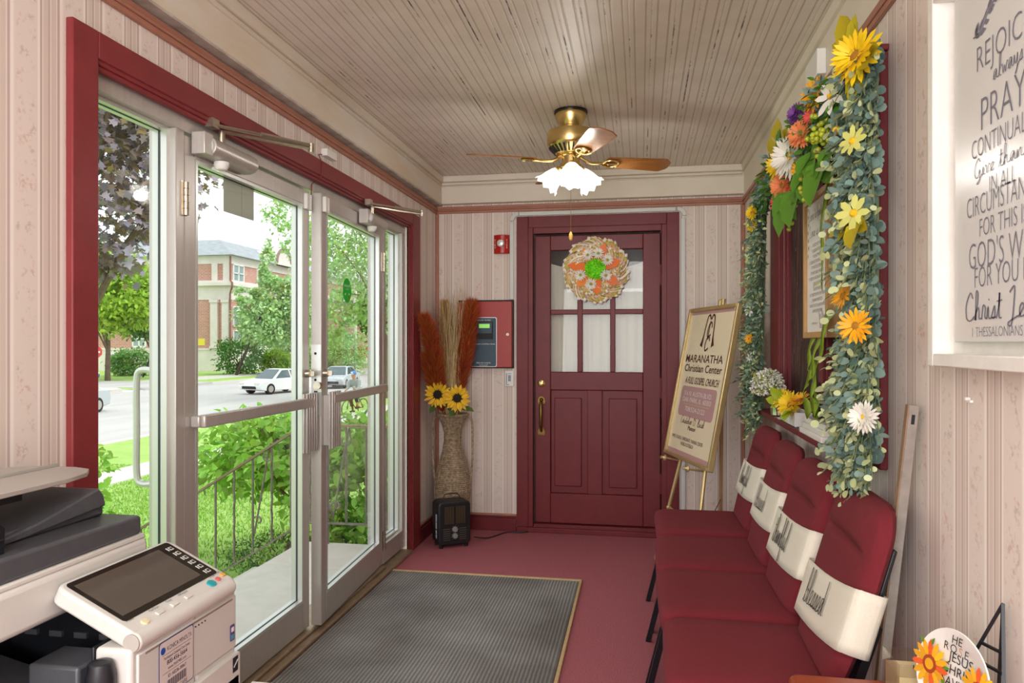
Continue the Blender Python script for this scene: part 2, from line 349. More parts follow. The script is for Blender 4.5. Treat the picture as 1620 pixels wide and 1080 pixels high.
def board_ceiling():
    m = bpy.data.materials.new('beadboard_paint'); nt = nodes(m); L = nt.links.new
    o = N(nt, 'OutputMaterial'); b = N(nt, 'BsdfPrincipled', i_Roughness=.45); tc = N(nt, 'TexCoord'); sp = N(nt, 'SeparateXYZ'); L(tc.outputs['Object'], sp.inputs[0])
    def groove(period, w0, w1):
        d = N(nt, 'Math', operation='DIVIDE', i_1=period); L(sp.outputs[0], d.inputs[0]); f = N(nt, 'Math', operation='FRACT'); L(d.outputs[0], f.inputs[0])
        s = N(nt, 'Math', operation='SUBTRACT', i_1=.5); L(f.outputs[0], s.inputs[0]); a = N(nt, 'Math', operation='ABSOLUTE'); L(s.outputs[0], a.inputs[0])
        mr = N(nt, 'MapRange', i_1=w0, i_2=w1, i_3=0.0, i_4=1.0); L(a.outputs[0], mr.inputs[0]); return mr.outputs[0], d.outputs[0]
    g1, cell = groove(.084, .016, .045); g2, _ = groove(.042, .04, .10)
    # gaps open only along some stretches of a joint
    fl = N(nt, 'Math', operation='ROUND'); ad = N(nt, 'Math', operation='ADD', i_1=.5); L(cell, ad.inputs[0]); L(ad.outputs[0], fl.inputs[0])
    cx = N(nt, 'CombineXYZ'); m3 = N(nt, 'Math', operation='MULTIPLY', i_1=3.7); L(fl.outputs[0], m3.inputs[0]); L(m3.outputs[0], cx.inputs[0]); L(sp.outputs[1], cx.inputs[1])
    n = N(nt, 'TexNoise', i_Scale=1.3, i_Detail=6.0, i_Roughness=.75); L(cx.outputs[0], n.inputs['Vector'])
    th = N(nt, 'MapRange', i_1=.54, i_2=.60); L(n.outputs['Fac'], th.inputs[0])
    inv = N(nt, 'Math', operation='SUBTRACT', i_0=1.0); L(g1, inv.inputs[1]); dk = N(nt, 'Math', operation='MULTIPLY'); L(inv.outputs[0], dk.inputs[0]); L(th.outputs[0], dk.inputs[1])
    base = N(nt, 'TexNoise', i_Scale=6.0, i_Detail=5.0); L(tc.outputs['Object'], base.inputs['Vector'])
    br = N(nt, 'ValToRGB'); br.color_ramp.elements[0].position = .3; br.color_ramp.elements[0].color = hexc('#dbd1c3'); br.color_ramp.elements[1].position = .7; br.color_ramp.elements[1].color = hexc('#e6ddd1'); L(base.outputs['Fac'], br.inputs[0])
    seam = N(nt, 'MixRGB', blend_type='MULTIPLY'); seam.inputs[2].default_value = hexc('#ded5c6'); i2 = N(nt, 'Math', operation='SUBTRACT', i_0=1.0); L(g2, i2.inputs[1]); L(i2.outputs[0], seam.inputs[0]); L(br.outputs[0], seam.inputs[1])
    mx = N(nt, 'MixRGB'); mx.inputs[2].default_value = hexc('#3a3128'); L(dk.outputs[0], mx.inputs[0]); L(seam.outputs[0], mx.inputs[1]); L(mx.outputs[0], b.inputs['Base Color'])
    hs = N(nt, 'Math', operation='ADD'); L(g1, hs.inputs[0]); L(g2, hs.inputs[1])
    fine = N(nt, 'TexNoise', i_Scale=60.0); L(tc.outputs['Object'], fine.inputs['Vector']); fm = N(nt, 'Math', operation='MULTIPLY', i_1=.35); L(fine.outputs['Fac'], fm.inputs[0])
    h2 = N(nt, 'Math', operation='ADD'); L(hs.outputs[0], h2.inputs[0]); L(fm.outputs[0], h2.inputs[1])
    bp = N(nt, 'Bump', i_Strength=.35, i_Distance=.004); L(h2.outputs[0], bp.inputs['Height']); L(bp.outputs[0], b.inputs['Normal']); L(b.outputs[0], o.inputs[0]); return m
def wicker_like(name, c1, c2, sx, sz, axis_u='tube'):
    pass
M_ceil = board_ceiling()
M_cream = mat('cream_paint', '#ded4c4', .5, noise=.04, nscale=5, bump=.15, bscale=40)
M_patch = mat('patched_cream_paint', '#d6c6aa', .55, col2='#dfd9ce', nscale=3.5, bump=.3, bscale=30, stretch=(3, .6, 3))
M_under = mat('underside_shade_grey', '#9a9085', .7, col2='#cfc8bb', nscale=9, bump=.3)
M_brown = mat('brown_trim_paint', '#a8715c', .45, noise=.1, nscale=14)
M_red = mat('maroon_paint', '#6f292d', .42, spec=.3, noise=.09, nscale=9, bump=.12, bscale=60)
M_redc = mat('maroon_casing_paint', '#803133', .42, spec=.3, noise=.1, nscale=7, bump=.15, bscale=50)
M_carpet = mat('red_carpet', '#b3696f', .95, col2='#8b414c', nscale=170, bump=.8, bscale=420)
M_carp2 = M_carpet
M_alu = mat('anodised_aluminium', '#c0bbb5', .36, .4, noise=.05, nscale=3, stretch=(20, 20, 1))
M_alul = mat('bright_aluminium', '#d2d4d0', .3, .55)
M_chrome = mat('worn_steel', '#bdb3a2', .28, .95, noise=.12, nscale=40)
M_brass = mat('brass', '#dcc080', .24, .95)
M_abrass = mat('antique_brass', '#7d6337', .35, .95, noise=.2, nscale=60)
M_black = mat('black_plastic', '#1d1e22', .42)
M_blackm = mat('black_metal', '#15151a', .38, .3)
M_dark = mat('dark_cavity', '#0d0e12', .6)
M_white = mat('white_plastic', '#e6e4de', .4)
M_gasket = mat('rubber_gasket', '#2a3038', .6)
M_tan = mat('tan_threshold', '#9d8a72', .5, .4, noise=.15, nscale=20)
M_ink = mat('ink', '#2c2726', .7)
G_clear = glass('clear_glass', (.97, .99, .98), 1.0)
# ------------------------------------------------------------------ room shell
XL, XR, D, CZ, RY = -1.455, .69, 5.04, 2.52, -1.75
OY0, OY1, OZ = 1.713, 4.40, 2.072          # storefront opening
b = MB(); b.box(XL - .02, XR + .02, RY, D + .02, -.06, 0); struct(b.build('floor', M_carpet))
b = MB(); b.box(XL - .2, XR + .2, RY - .2, D + .2, CZ, CZ + .1); struct(b.build('ceiling', M_ceil))
b = MB(); X0, X1 = XL - .12, XL
b.box(X0, X1, RY, OY0, -.5, CZ); b.box(X0, X1, OY1, D + .2, -.5, CZ); b.box(X0, X1, OY0, OY1, OZ, CZ); b.box(X0, X1, OY0, OY1, -.5, -.02)
struct(b.build('wall_left', WP_S))
b = MB()
dx0, dx1, dz1 = -.745, .142, 2.10           # red door opening
b.box(XL, dx0, D, D + .12, 0, CZ); b.box(dx1, XR + .12, D, D + .12, 0, CZ); b.box(dx0, dx1, D, D + .12, dz1, CZ)
struct(b.build('wall_back', WP_B))
wy0, wy1, wz0, wz1 = 2.36, 3.70, .985, 2.10
b = MB(); b.box(XR, XR + .12, RY, wy0, 0, CZ); b.box(XR, XR + .12, wy1, D, 0, CZ); b.box(XR, XR + .12, wy0, wy1, 0, wz0); b.box(XR, XR + .12, wy0, wy1, wz1, CZ)
struct(b.build('wall_right', WP_S))
b = MB(); b.box(XL - .12, XR + .12, RY - .12, RY, -.02, CZ); struct(b.build('wall_rear', WP_B))
# friezes under the ceiling
b = MB(); b.box(XL, XL + .05, RY, D, 2.325, CZ); b.box(XL, XL + .075, RY, D, 2.47, CZ); b.box(XL, XL + .062, RY, D, 2.452, 2.47)
o = struct(b.build('trim_1', [M_patch], bev=.006))
b = MB(); b.box(XL, XL + .049, RY, D, 2.318, 2.326); struct(b.build('trim_2', M_under))  # mottled grey strip: the shadow beneath the frieze put into the colour
b = MB(); b.box(XL + .05, XR, D - .05, D, 2.325, CZ); b.box(XL + .05, XR - .02, D - .08, D, 2.475, CZ); b.box(XL + .05, XR - .02, D - .064, D, 2.455, 2.475); b.box(XL + .05, XR - .02, D - .056, D, 2.443, 2.455)
struct(b.build('trim_3', M_cream, bev=.006))
b = MB(); b.box(XR - .012, XR, RY, D, 2.295, CZ); b.box(XR - .03, XR, RY, D, 2.47, CZ); struct(b.build('trim_4', M_cream, bev=.005))
def rail(name, a, bb, nrm):
    m = MB(); a, bb, n = V(a), V(bb), V(nrm)
    for z, h, t in ((2.262, .018, .014), (2.28, .012, .019), (2.292, .02, .013)):
        p, q = a + n * (t / 2), bb + n * (t / 2); p.z = q.z = z + h / 2; m.bar(p, q, t, h)
    return struct(m.build(name, M_brown, bev=.003))
rail('trim_5', (XL, RY, 0), (XL, D, 0), (1, 0, 0)); rail('trim_6', (XL, D, 0), (XR, D, 0), (0, -1, 0)); rail('trim_7', (XR, RY, 0), (XR, D, 0), (-1, 0, 0))
b = MB(); b.box(XL, XL + .022, D - .022, D, .1, 2.26); struct(b.build('trim_8', M_brown, bev=.006))
b = MB(); b.box(XR - .024, XR, D - .024, D, .1, 2.26); struct(b.build('trim_9', M_brown, bev=.006))
def base(name, x0, x1, y0, y1, nx, ny):
    m = MB(); m.box(x0, x1, y0, y1, 0, .09)
    m2 = .01; m.box(x0 + (m2 if nx < 0 else 0), x1 - (m2 if nx > 0 else 0), y0 + (m2 if ny < 0 else 0), y1 - (m2 if ny > 0 else 0), .09, .105)
    m.m(1).box(x0 + (.006 if nx < 0 else 0), x1 - (.006 if nx > 0 else 0), y0 + (.006 if ny < 0 else 0), y1 - (.006 if ny > 0 else 0), .105, .12)
    return struct(m.build(name, [M_red, M_brown], bev=.003))
base('baseboard_left', XL, XL + .02, 4.59, D, 1, 0); base('baseboard_back', XL + .02, -.865, D - .02, D, 0, -1)
base('baseboard_right', XR - .02, XR, RY, D, -1, 0); base('baseboard_corner', .262, XR - .02, D - .02, D, 0, -1)

# ------------------------------------------------------------------ glass storefront on the left
b = MB(); cx0, cx1 = XL, XL + .022
b.box(cx0, cx1, 1.622, OY0, 0, 2.163); b.box(cx0, cx1, 4.44, 4.59, 0, 2.163); b.box(cx0, cx1, OY0, 4.44, 2.09, 2.163)
b.box(cx0 - .01, cx1 - .008, OY0, 4.425, 2.078, 2.095); b.box(cx0 - .012, cx1 - .015, OY0, 4.41, 2.064, 2.079)
b.box(cx0 - .01, cx1 - .008, 4.425, 4.442, 0, 2.088); b.box(cx0 - .012, cx1 - .015, 4.40, 4.426, 0, 2.075)
struct(b.build('trim_10', M_redc, bev=.004))
F0, F1 = -1.475, -1.572                       # frame depth, glass in the middle
GX = -1.526
b = MB()
b.box(F1, F0, OY0, 1.736, .04, 2.022); b.box(F1, F0, 2.098, 2.142, .04, 2.022); b.box(F1, F0, 4.002, 4.046, .04, 2.022); b.box(F1, F0, 4.345, OY1, .04, 2.022)
b.box(F1, F0, OY0, OY1, 2.022, OZ); b.box(F1, F0, 1.736, 2.098, .04, .15); b.box(F1, F0, 4.046, 4.345, .04, .15)
fr = struct(b.build('trim_11', M_alu, bev=.003))
b = MB(); b.box(F1 - .04, F0 + .055, OY0, OY1, 0, .02); b.box(F1 - .04, F0 + .02, 2.142, 4.0, .02, .036); struct(b.build('trim_12', M_tan, bev=.006))
def pane(nm, y0, y1, z0, z1, parent=None, x=GX):
    f = MB()
    for (a0, a1, c0, c1) in ((y0, y0 + .012, z0, z1), (y1 - .012, y1, z0, z1), (y0 + .012, y1 - .012, z0, z0 + .012), (y0 + .012, y1 - .012, z1 - .012, z1)):
        f.m(0).box(x + .004, x + .026, a0, a1, c0, c1); f.box(x - .026, x - .004, a0, a1, c0, c1)
        f.m(1).box(x - .004, x + .004, a0 - .001, a1 + .001, c0 - .001, c1 + .001)
    g = MB(); g.box(x - .003, x + .003, y0 + .004, y1 - .004, z0 + .004, z1 - .004)
    return f, g
for nm, y0, y1 in (('window_1', 1.736, 2.098), ('window_2', 4.046, 4.345)):
    f, g = pane(nm, y0, y1, .15, 2.022)
    w = struct(g.build(nm, G_clear)); f.build('glazing_bead', [M_alul, M_gasket], w)
def knurl_closer(root, y0):
    """surface door closer with its two arms; y0 = hinge side end of the body"""
    x = F0 + .003
    m = MB(); m.box(x, x + .05, y0, y0 + .05, 1.955, 2.03); m.cyl((x + .03, y0 + .045, 1.992), (x + .03, y0 + .32, 1.992), .034, 20); m.box(x, x + .03, y0 + .045, y0 + .32, 1.958, 2.026)
    m.m(1).lathe([(.001, -.03), (.018, -.028), (.026, -.012), (.027, 0)], (x + .03, y0 + .13, 1.958), (0, 0, 1), 16)
    c = m.build('door_closer', [M_alu, M_white], root, bev=.003)
    m = MB(); m.cyl((x + .03, y0 + .044, 1.992), (x + .03, y0 + .040, 1.992), .026, 18)
    for a in range(3): m.m(1).cyl((x + .03 + .014 * math.cos(a * 2.1), y0 + .0405, 1.992 + .014 * math.sin(a * 2.1)), (x + .03 + .014 * math.cos(a * 2.1), y0 + .039, 1.992 + .014 * math.sin(a * 2.1)), .004, 8)
    m.build('end_cap', [M_alul, M_dark], c)
    m = MB(); A = V((x + .03, y0 + .13, 2.02)); E1 = V((x + .235, y0 + .40, 2.065)); E2 = V((XL + .02, y0 + .07, 2.07))
    m.cyl(A, A + V((0, 0, .045)), .012, 12); m.bar(A + V((0, 0, .045)), E1, .018, .007); m.cyl(E1 - V((0, 0, .012)), E1 + V((0, 0, .022)), .012, 12)
    m.tube([E1 + V((0, 0, .012)), E2.lerp(E1, .45) + V((0, 0, .008))], .009, 10); m.tube([E2.lerp(E1, .5) + V((0, 0, .008)), E2], .006, 8); m.ball(E2, .012); m.box(XL, XL + .03, E2.y - .02, E2.y + .02, 2.06, 2.09)
    m.build('closer_arm', M_chrome, c)
def leaf_door(name, h, free, bar_z):
    """h = hinge edge, free = meeting edge (Y); built closed"""
    y0, y1 = min(h, free), max(h, free); x0, x1 = F0 - .052, F0 - .002
    m = MB(); st = .062
    m.box(x0, x1, y0, y0 + st, .045, 2.012); m.box(x0, x1, y1 - st, y1, .045, 2.012); m.box(x0, x1, y0 + st, y1 - st, 1.945, 2.012); m.box(x0, x1, y0 + st, y1 - st, .045, .172)
    d = m.build(name, M_alu, bev=.004, off=(F0 - .01, h, .045)); struct(d)
    f, g = pane(name, y0 + st, y1 - st, .172, 1.945, x=(x0 + x1) / 2); gl = g.build('pane', G_clear, d); f.build('glazing_bead', [M_alul, M_gasket], gl)
    m = MB(); bx = x1 + .035; m.box(bx - .012, bx + .012, y0 + .045, y1 - .045, bar_z - .022, bar_z + .022); m.box(x1, bx, y0 + .03, y0 + .06, bar_z - .02, bar_z + .02); m.box(x1, bx, y1 - .06, y1 - .03, bar_z - .02, bar_z + .02)
    m.build('push_bar', M_alu, d, bev=.006)
    s = 1 if free > h else -1; e = free
    m = MB(); ya, yb = sorted((e - s * .008, e - s * .13)); m.box(x1 + .03, x1 + .037, ya, yb, .845, 1.105)
    for k in range(5): yy = ya + (yb - ya) * (.12 + .19 * k); m.box(x1 + .037, x1 + .046, yy, yy + .012, .845, 1.105)
    m.box(x1, x1 + .032, e - s * .03 - .008, e - s * .03 + .008, .86, 1.09)
    m.build('pull_plate', M_alu, d, bev=.002)
    m = MB(); m.cyl((x1, e - s * .032, 1.19), (x1 + .02, e - s * .032, 1.19), .019, 18, .016); m.box(x1 + .02, x1 + .04, e - s * .032 - .004, e - s * .032 + .004, 1.178, 1.202); m.build('thumb_turn', M_chrome, d, bev=.001)
    for zz in (1.80, .18):
        m = MB(); m.box(x1 - .002, x1 + .003, h - .02, h + .02, zz - .055, zz + .055)
        for k in range(5): m.cyl((x1 + .008, h, zz - .055 + .022 * k), (x1 + .008, h, zz - .055 + .022 * k + .0205), .0105, 12)
        m.build('hinge', M_chrome, d)
    m = MB()
    for k, dy in enumerate((.02, .05)): m.box(x1, x1 + .018, e - s * dy - .010, e - s * dy + .010, 1.925, 1.995)
    m.build('contact_sensor', M_white, d, bev=.003)
    knurl_closer(d, y0 + .03 if s > 0 else 3.56)
    return d
d1 = leaf_door('door_1', 2.144, 3.056, 1.063)
d2 = leaf_door('door_2', 4.0, 3.066, 1.072)
m = MB(); m.box(F0 - .05, F0 - .003, 3.0645, 3.0655, 1.0, 1.32); m.m(1)
for z in (1.02, 1.16, 1.28): m.cyl((F0 - .03, 3.0650, z), (F0 - .03, 3.0635, z), .006, 10)
m.m(1).box(F0 - .036, F0 - .02, 3.0635, 3.065, 1.04, 1.11); m.m(2).cyl((F0 - .012, 3.065, 1.135), (F0 - .012, 3.035, 1.135), .017, 16)
m.build('lock_plate', [M_alul, M_dark, M_chrome], d2)
d2.rotation_euler.z = math.radians(3.2)
# things stuck on the door glass
m = MB(); yy, zz, r = 3.46, 1.595, .062
gx = GX + .006
def on_d2(p):  # follow the ajar leaf
    return d2_m @ (V(p) - V((F0 - .01, 4.0, .045)))
d2_m = Matrix.Translation((F0 - .01, 4.0, .045)) @ Matrix.Rotation(d2.rotation_euler.z, 4, 'Z')
xs = (F0 - .052 + F0 - .002) / 2 + .0035
m.cyl((xs, yy, zz), (xs + .0006, yy, zz), r, 40)
m.m(1).text('Presence', .024, (xs + .001, yy, zz + .018), (0, -1, 0), (0, 0, 1)).text('security', .014, (xs + .001, yy, zz + .004), (0, -1, 0), (0, 0, 1))
m.box(xs, xs + .001, yy + .024, yy + .032, zz - .022, zz - .012); m.box(xs, xs + .001, yy - .03, yy - .02, zz - .024, zz - .014)
m.m(2).cyl((xs, yy + .026, zz - .038), (xs + .0012, yy + .026, zz - .038), .008, 14)
m.v = [tuple(on_d2(p)) for p in m.v]
tag(m.build('round_sticker', [mat('sticker_green', '#45c257', .5, trans=.6), M_white, mat('sticker_orange', '#c2561f', .5)], off=tuple(on_d2((xs, yy, zz)))), 'round green sticker with white lettering on the far glass door', 'sticker')
m = MB(); x = (F0 - .052 + F0 - .002) / 2 - .005; m.box(x - .001, x, 2.42, 2.63, 1.81, 1.94); m.m(1).box(x - .0012, x + .0002, 2.54, 2.543, 1.81, 1.94)
tag(m.build('paper_notice', [mat('grey_paper', '#cfccc6', .7, trans=.5), mat('grey_paper_fold', '#a9a7a2', .7)], off=(x, 2.42, 1.81)), 'grey paper notice taped at the top of the near glass door', 'notice')
m = MB(); P = smooth([(F1, 2.118, 1.235), (F1 - .045, 2.118, 1.235), (F1 - .06, 2.118, 1.20), (F1 - .06, 2.118, 1.05), (F1 - .06, 2.118, .90), (F1 - .045, 2.118, .865), (F1, 2.118, .865)], 5)
m.tube(P, .011, 10); tag(m.build('grab_handle', M_alul, off=(F1, 2.118, .865)), 'curved metal grab handle on the mullion outside the sidelight', 'handle')
m = MB(); m.box(XL, XL + .03, 3.13, 3.24, 2.195, 2.228); m.m(1).tube([(XL + .004, 3.13, 2.20), (XL + .006, 3.09, 2.19), (XL + .024, 3.085, 2.15), (XL + .024, 3.08, 2.09), (F0 + .003, 3.07, 2.05), (F0 + .003, 3.06, 1.99)], .0025, 6)
tag(m.build('sensor_box', [M_white, M_redc], bev=.003, off=(XL, 3.18, 2.195)), 'small white sensor box with a wire above the glass doors', 'sensor')

# ------------------------------------------------------------------ red door in the back wall
b = MB(); cy = D - .02
b.box(-.862, -.778, cy, D, .035, 2.223); b.box(.176, .259, cy, D, .035, 2.223); b.box(-.778, .176, cy, D, 2.142, 2.223)
b.box(-.79, -.745, D - .012, D + .04, .035, 2.15); b.box(.142, .185, D - .012, D + .04, .035, 2.15); b.box(-.745, .142, D - .012, D + .04, 2.10, 2.15)
b.box(-.862, .26, D - .03, D + .03, 0, .035); b.box(-.745, .142, D, D + .1, .03, .055)
struct(b.build('trim_13', M_red, bev=.004))
py, pt = D + .028, D + .068
gx0, gx1, gz0, gz1 = -.626, .018, 1.128, 1.985
b = MB(); da, db_, dzb, dzt = -.738, .136, .06, 2.09
b.box(da, gx0, py, pt, dzb, dzt); b.box(gx1, db_, py, pt, dzb, dzt); b.box(gx0, gx1, py, pt, gz1, dzt); b.box(gx0, gx1, py, pt, 1.0, gz0); b.box(gx0, gx1, py, pt, dzb, .27)
b.box(-.366, -.262, py, pt, .27, 1.0); b.box(gx0, gx1, py + .018, pt, .27, 1.0)
b.box(-.437, -.400, py + .006, pt, gz0, gz1); b.box(-.208, -.172, py + .006, pt, gz0, gz1); b.box(gx0, gx1, py + .008, pt, 1.533, 1.568)
rd = struct(b.build('door_3', M_red, bev=.005, off=(da, py, dzb)))
for a0, a1 in ((-.645, -.366), (-.262, .018)):
    m = MB(); m.box(a0 + .045, a1 - .04, py + .006, py + .02, .32, .945); m.build('raised_panel', M_red, rd, bev=.012, seg=2)
G_door = glass('old_pane_glass', (.95, .96, .95), .8)
for a0, a1 in ((gx0, -.437), (-.40, -.208), (-.172, gx1)):
    for z0, z1 in ((gz0, 1.533), (1.568, gz1)):
        m = MB(); m.box(a0, a1, py + .022, py + .026, z0, z1); m.build('pane', G_door, rd)
m = MB(); m.lathe([(.001, .012), (.014, .012), (.026, .004), (.027, 0)], (-.69, py, 1.045), (0, -1, 0), 24); m.box(-.692, -.688, py - .018, py - .01, 1.036, 1.054); lab(m.build('deadbolt', M_brass, rd), 'brass deadbolt')
m = MB(); hx = -.69
for z, s in ((.92, 1), (.70, -1)):
    m.prism([(-.022, -.02), (.022, -.02), (.028, 0), (.022, .02), (.012, .034), (-.012, .034), (-.022, .02), (-.028, 0)], (hx, py, z), (1, 0, 0), (0, 0, 1), (0, -1, 0), .006)
m.tube(smooth([(hx, py - .004, .925), (hx + .002, py - .045, .91), (hx + .004, py - .06, .83), (hx + .002, py - .045, .74), (hx, py - .004, .705)], 6), [.006 + .006 * math.sin(PI * i / 24) for i in range(25)], 12)
m.ball((hx, py - .012, .93), .014); m.build('door_handle', M_abrass, rd, bev=.001)
for z in (1.80, 1.02, .36):
    m = MB(); m.cyl((.1405, py - .006, z - .07), (.1405, py - .006, z + .07), .007, 12); m.box(.128, .1405, py - .003, py + .001, z - .065, z + .065); m.build('hinge', M_red, rd)
M_curt = mat('lace_curtain', '#dcd6cc', .9, noise=.05, nscale=160, stretch=(1, 1, 1), bump=.12, bscale=220)
def curt(u, v):
    x = gx0 - .02 + (gx1 - gx0 + .04) * u; sag = 1.90 - .06 * (1 - (2 * u - 1) ** 2) ; z = 1.10 + (sag - 1.10) * v
    return (x, D + .105 + .004 * math.sin(u * 70) + .002 * math.sin(v * 30), z)
m = MB(); m.grid(curt, 90, 20); m.tube([curt(i / 40, 1.0) for i in range(41)], .006, 6)
o = m.build('lace_curtain', M_curt, off=(gx0, D + .1, 1.1)); o.modifiers.new('s', 'SOLIDIFY').thickness = .002; tag(o, 'white lace curtain hung behind the red door panes', 'curtain')
b = MB(); b.box(-.95, .35, D + 1.2, D + 1.25, -.02, 2.5); b.box(-.95, -.9, D + .12, D + 1.2, -.02, 2.5); b.box(.3, .35, D + .12, D + 1.2, -.02, 2.5); b.box(-.95, .35, D + .12, D + 1.25, 2.45, 2.5); b.box(-.95, .35, D + .12, D + 1.25, -.06, -.02)
struct(b.build('wall_hallway', mat('hall_grey', '#8a8580', .8, noise=.15, nscale=4)))
# wire raceway around the door
m = MB(); rx0, rx1, rz = -.893, .287, 2.243; w, t = .028, .018
m.box(rx0 - w / 2 - .004, rx0 + w / 2 - .004, D - t, D, 1.64, 2.19); m.box(rx1 - w / 2, rx1 + w / 2, D - t, D, .02, 2.18); m.box(rx0 + .05, rx1 - .05, D - t, D, rz - .013, rz + .014)
for cx, a0 in ((rx0 + .045, PI / 2), (rx1 - .04, 0)):
    pts = [];  R0, R1 = .034, .062
    arc = [a0 + PI / 2 * i / 8 for i in range(9)]
    m.prism([(R1 * math.cos(a), R1 * math.sin(a)) for a in arc] + [(R0 * math.cos(a), R0 * math.sin(a)) for a in arc[::-1]], (cx, D, rz - .046), (1, 0, 0), (0, 0, 1), (0, -1, 0), t + .002)
tag(m.build('wire_raceway', mat('raceway_white', '#d2d3cf', .45), off=(rx0, D, .02), bev=.003), 'white plastic wire raceway running around the red door frame', 'cable cover')

# ------------------------------------------------------------------ wall devices on the back wall
M_fire = mat('alarm_red', '#b01c14', .3); M_panel = mat('panel_red', '#a5302b', .4, noise=.03)
r = thing('fire_strobe', 'small red fire alarm strobe high on the back wall', 'fire alarm', (-.97, D, 1.965))
m = MB(); pr = [(-.055, 0)] + [(-.055 + .11 * i / 12, .02 + .026 * math.sin(PI * i / 12)) for i in range(13)] + [(.055, 0)]
m.prism(pr, (-.97, D, 1.965), (1, 0, 0), (0, -1, 0), (0, 0, 1), .132); m.build('housing', M_fire, r, bev=.003)
m = MB(); m.lathe([(.027, 0), (.026, .012), (.018, .02), (.001, .023)], (-.97, D - .044, 2.035), (0, -1, 0), 12)
for a in range(6): m.obox((-.97 + .016 * math.cos(a), D - .060, 2.035 + .016 * math.sin(a)), (1, 0, .3), (0, 1, 0), (-.3, 0, 1), .006, .004, .006)
m.build('lamp_lens', mat('strobe_lens', '#dcdcda', .08, .3), r)
for sx in (-.042, .042):
    m = MB()
    for k, ch in enumerate('FIRE'): m.text(ch, .018, (-.97 + sx, D - .0345, 2.052 - .017 * k), (1, 0, 0 ), (0, 0, 1))
    lab(m.build('lettering', M_white, r), 'white FIRE lettering')
r = thing('fire_alarm_panel', 'red fire alarm control cabinet with a dark blue keypad plate', 'alarm panel', (-1.088, D, 1.152))
m = MB(); m.box(-1.292, -.882, D - .012, D, 1.152, 1.638); m.m(1).box(-1.285, -.89, D - .06, D - .012, 1.16, 1.625); m.build('cabinet', [M_dark, M_panel], r, bev=.003)  # slightly larger dark back sheet draws the shadow line around the cabinet
m = MB(); c = (-1.0905, D - .06, 1.338)
m.rrect(.19, .35, .014, c, (1, 0, 0), (0, 0, 1), (0, -1, 0), .003); m.m(1).rrect(.182, .342, .012, (c[0], c[1] - .003, c[2]), (1, 0, 0), (0, 0, 1), (0, -1, 0), .002)
m.m(2).box(-1.162, -1.022, D - .069, D - .064, 1.358, 1.482)
m.m(1).box(-1.14, -1.03, D - .0705, D - .068, 1.40, 1.476)
fp = m.build('keypad_plate', [M_alul, mat('panel_blue', '#2c4658', .45), M_dark], r)
m = MB(); m.box(-1.122, -1.045, D - .073, D - .070, 1.437, 1.466); lab(m.build('display', mat('lcd_green', '#86c860', .4, emit=.5), r), 'lit green display')
m = MB(); yy = D - .0665
for s_, z_, y_ in (('FIRE ALARM CONTROL PANEL', .0125, 1.320), ('FIRE-LITE ALARMS', .013, 1.187), ('by Honeywell', .011, 1.173), ('FIRE-LITE  MS-9200', .013, 1.488)):
    m = MB(); m.text(s_, z_, (-1.0905, yy, y_), (1, 0, 0), (0, 0, 1)); m.build('lettering', M_white, r)
m = MB(); m.cyl((-.918, D - .06, 1.392), (-.918, D - .066, 1.392), .010, 16); m.m(1).box(-.9195, -.9165, D - .0668, D - .066, 1.385, 1.399); m.build('key_lock', [M_chrome, M_dark], r)
r = thing('wall_remote', 'white remote control hung on the wall under the alarm cabinet', 'remote control', (-.912, D, 1.025))
m = MB(); m.box(-.943, -.882, D - .02, D, 1.025, 1.137); m.build('body', M_white, r, bev=.003)
m = MB(); m.box(-.935, -.931, D - .0212, D - .02, 1.035, 1.118); m.box(-.935, -.915, D - .0212, D - .02, 1.035, 1.039)
for k in range(4): m.box(-.922, -.902, D - .0225, D - .02, 1.062 + .011 * k, 1.069 + .011 * k)
m.box(-.925, -.90, D - .0212, D - .02, 1.113, 1.116); lab(m.build('buttons', mat('remote_blue', '#45617e', .5), r), 'blue buttons')

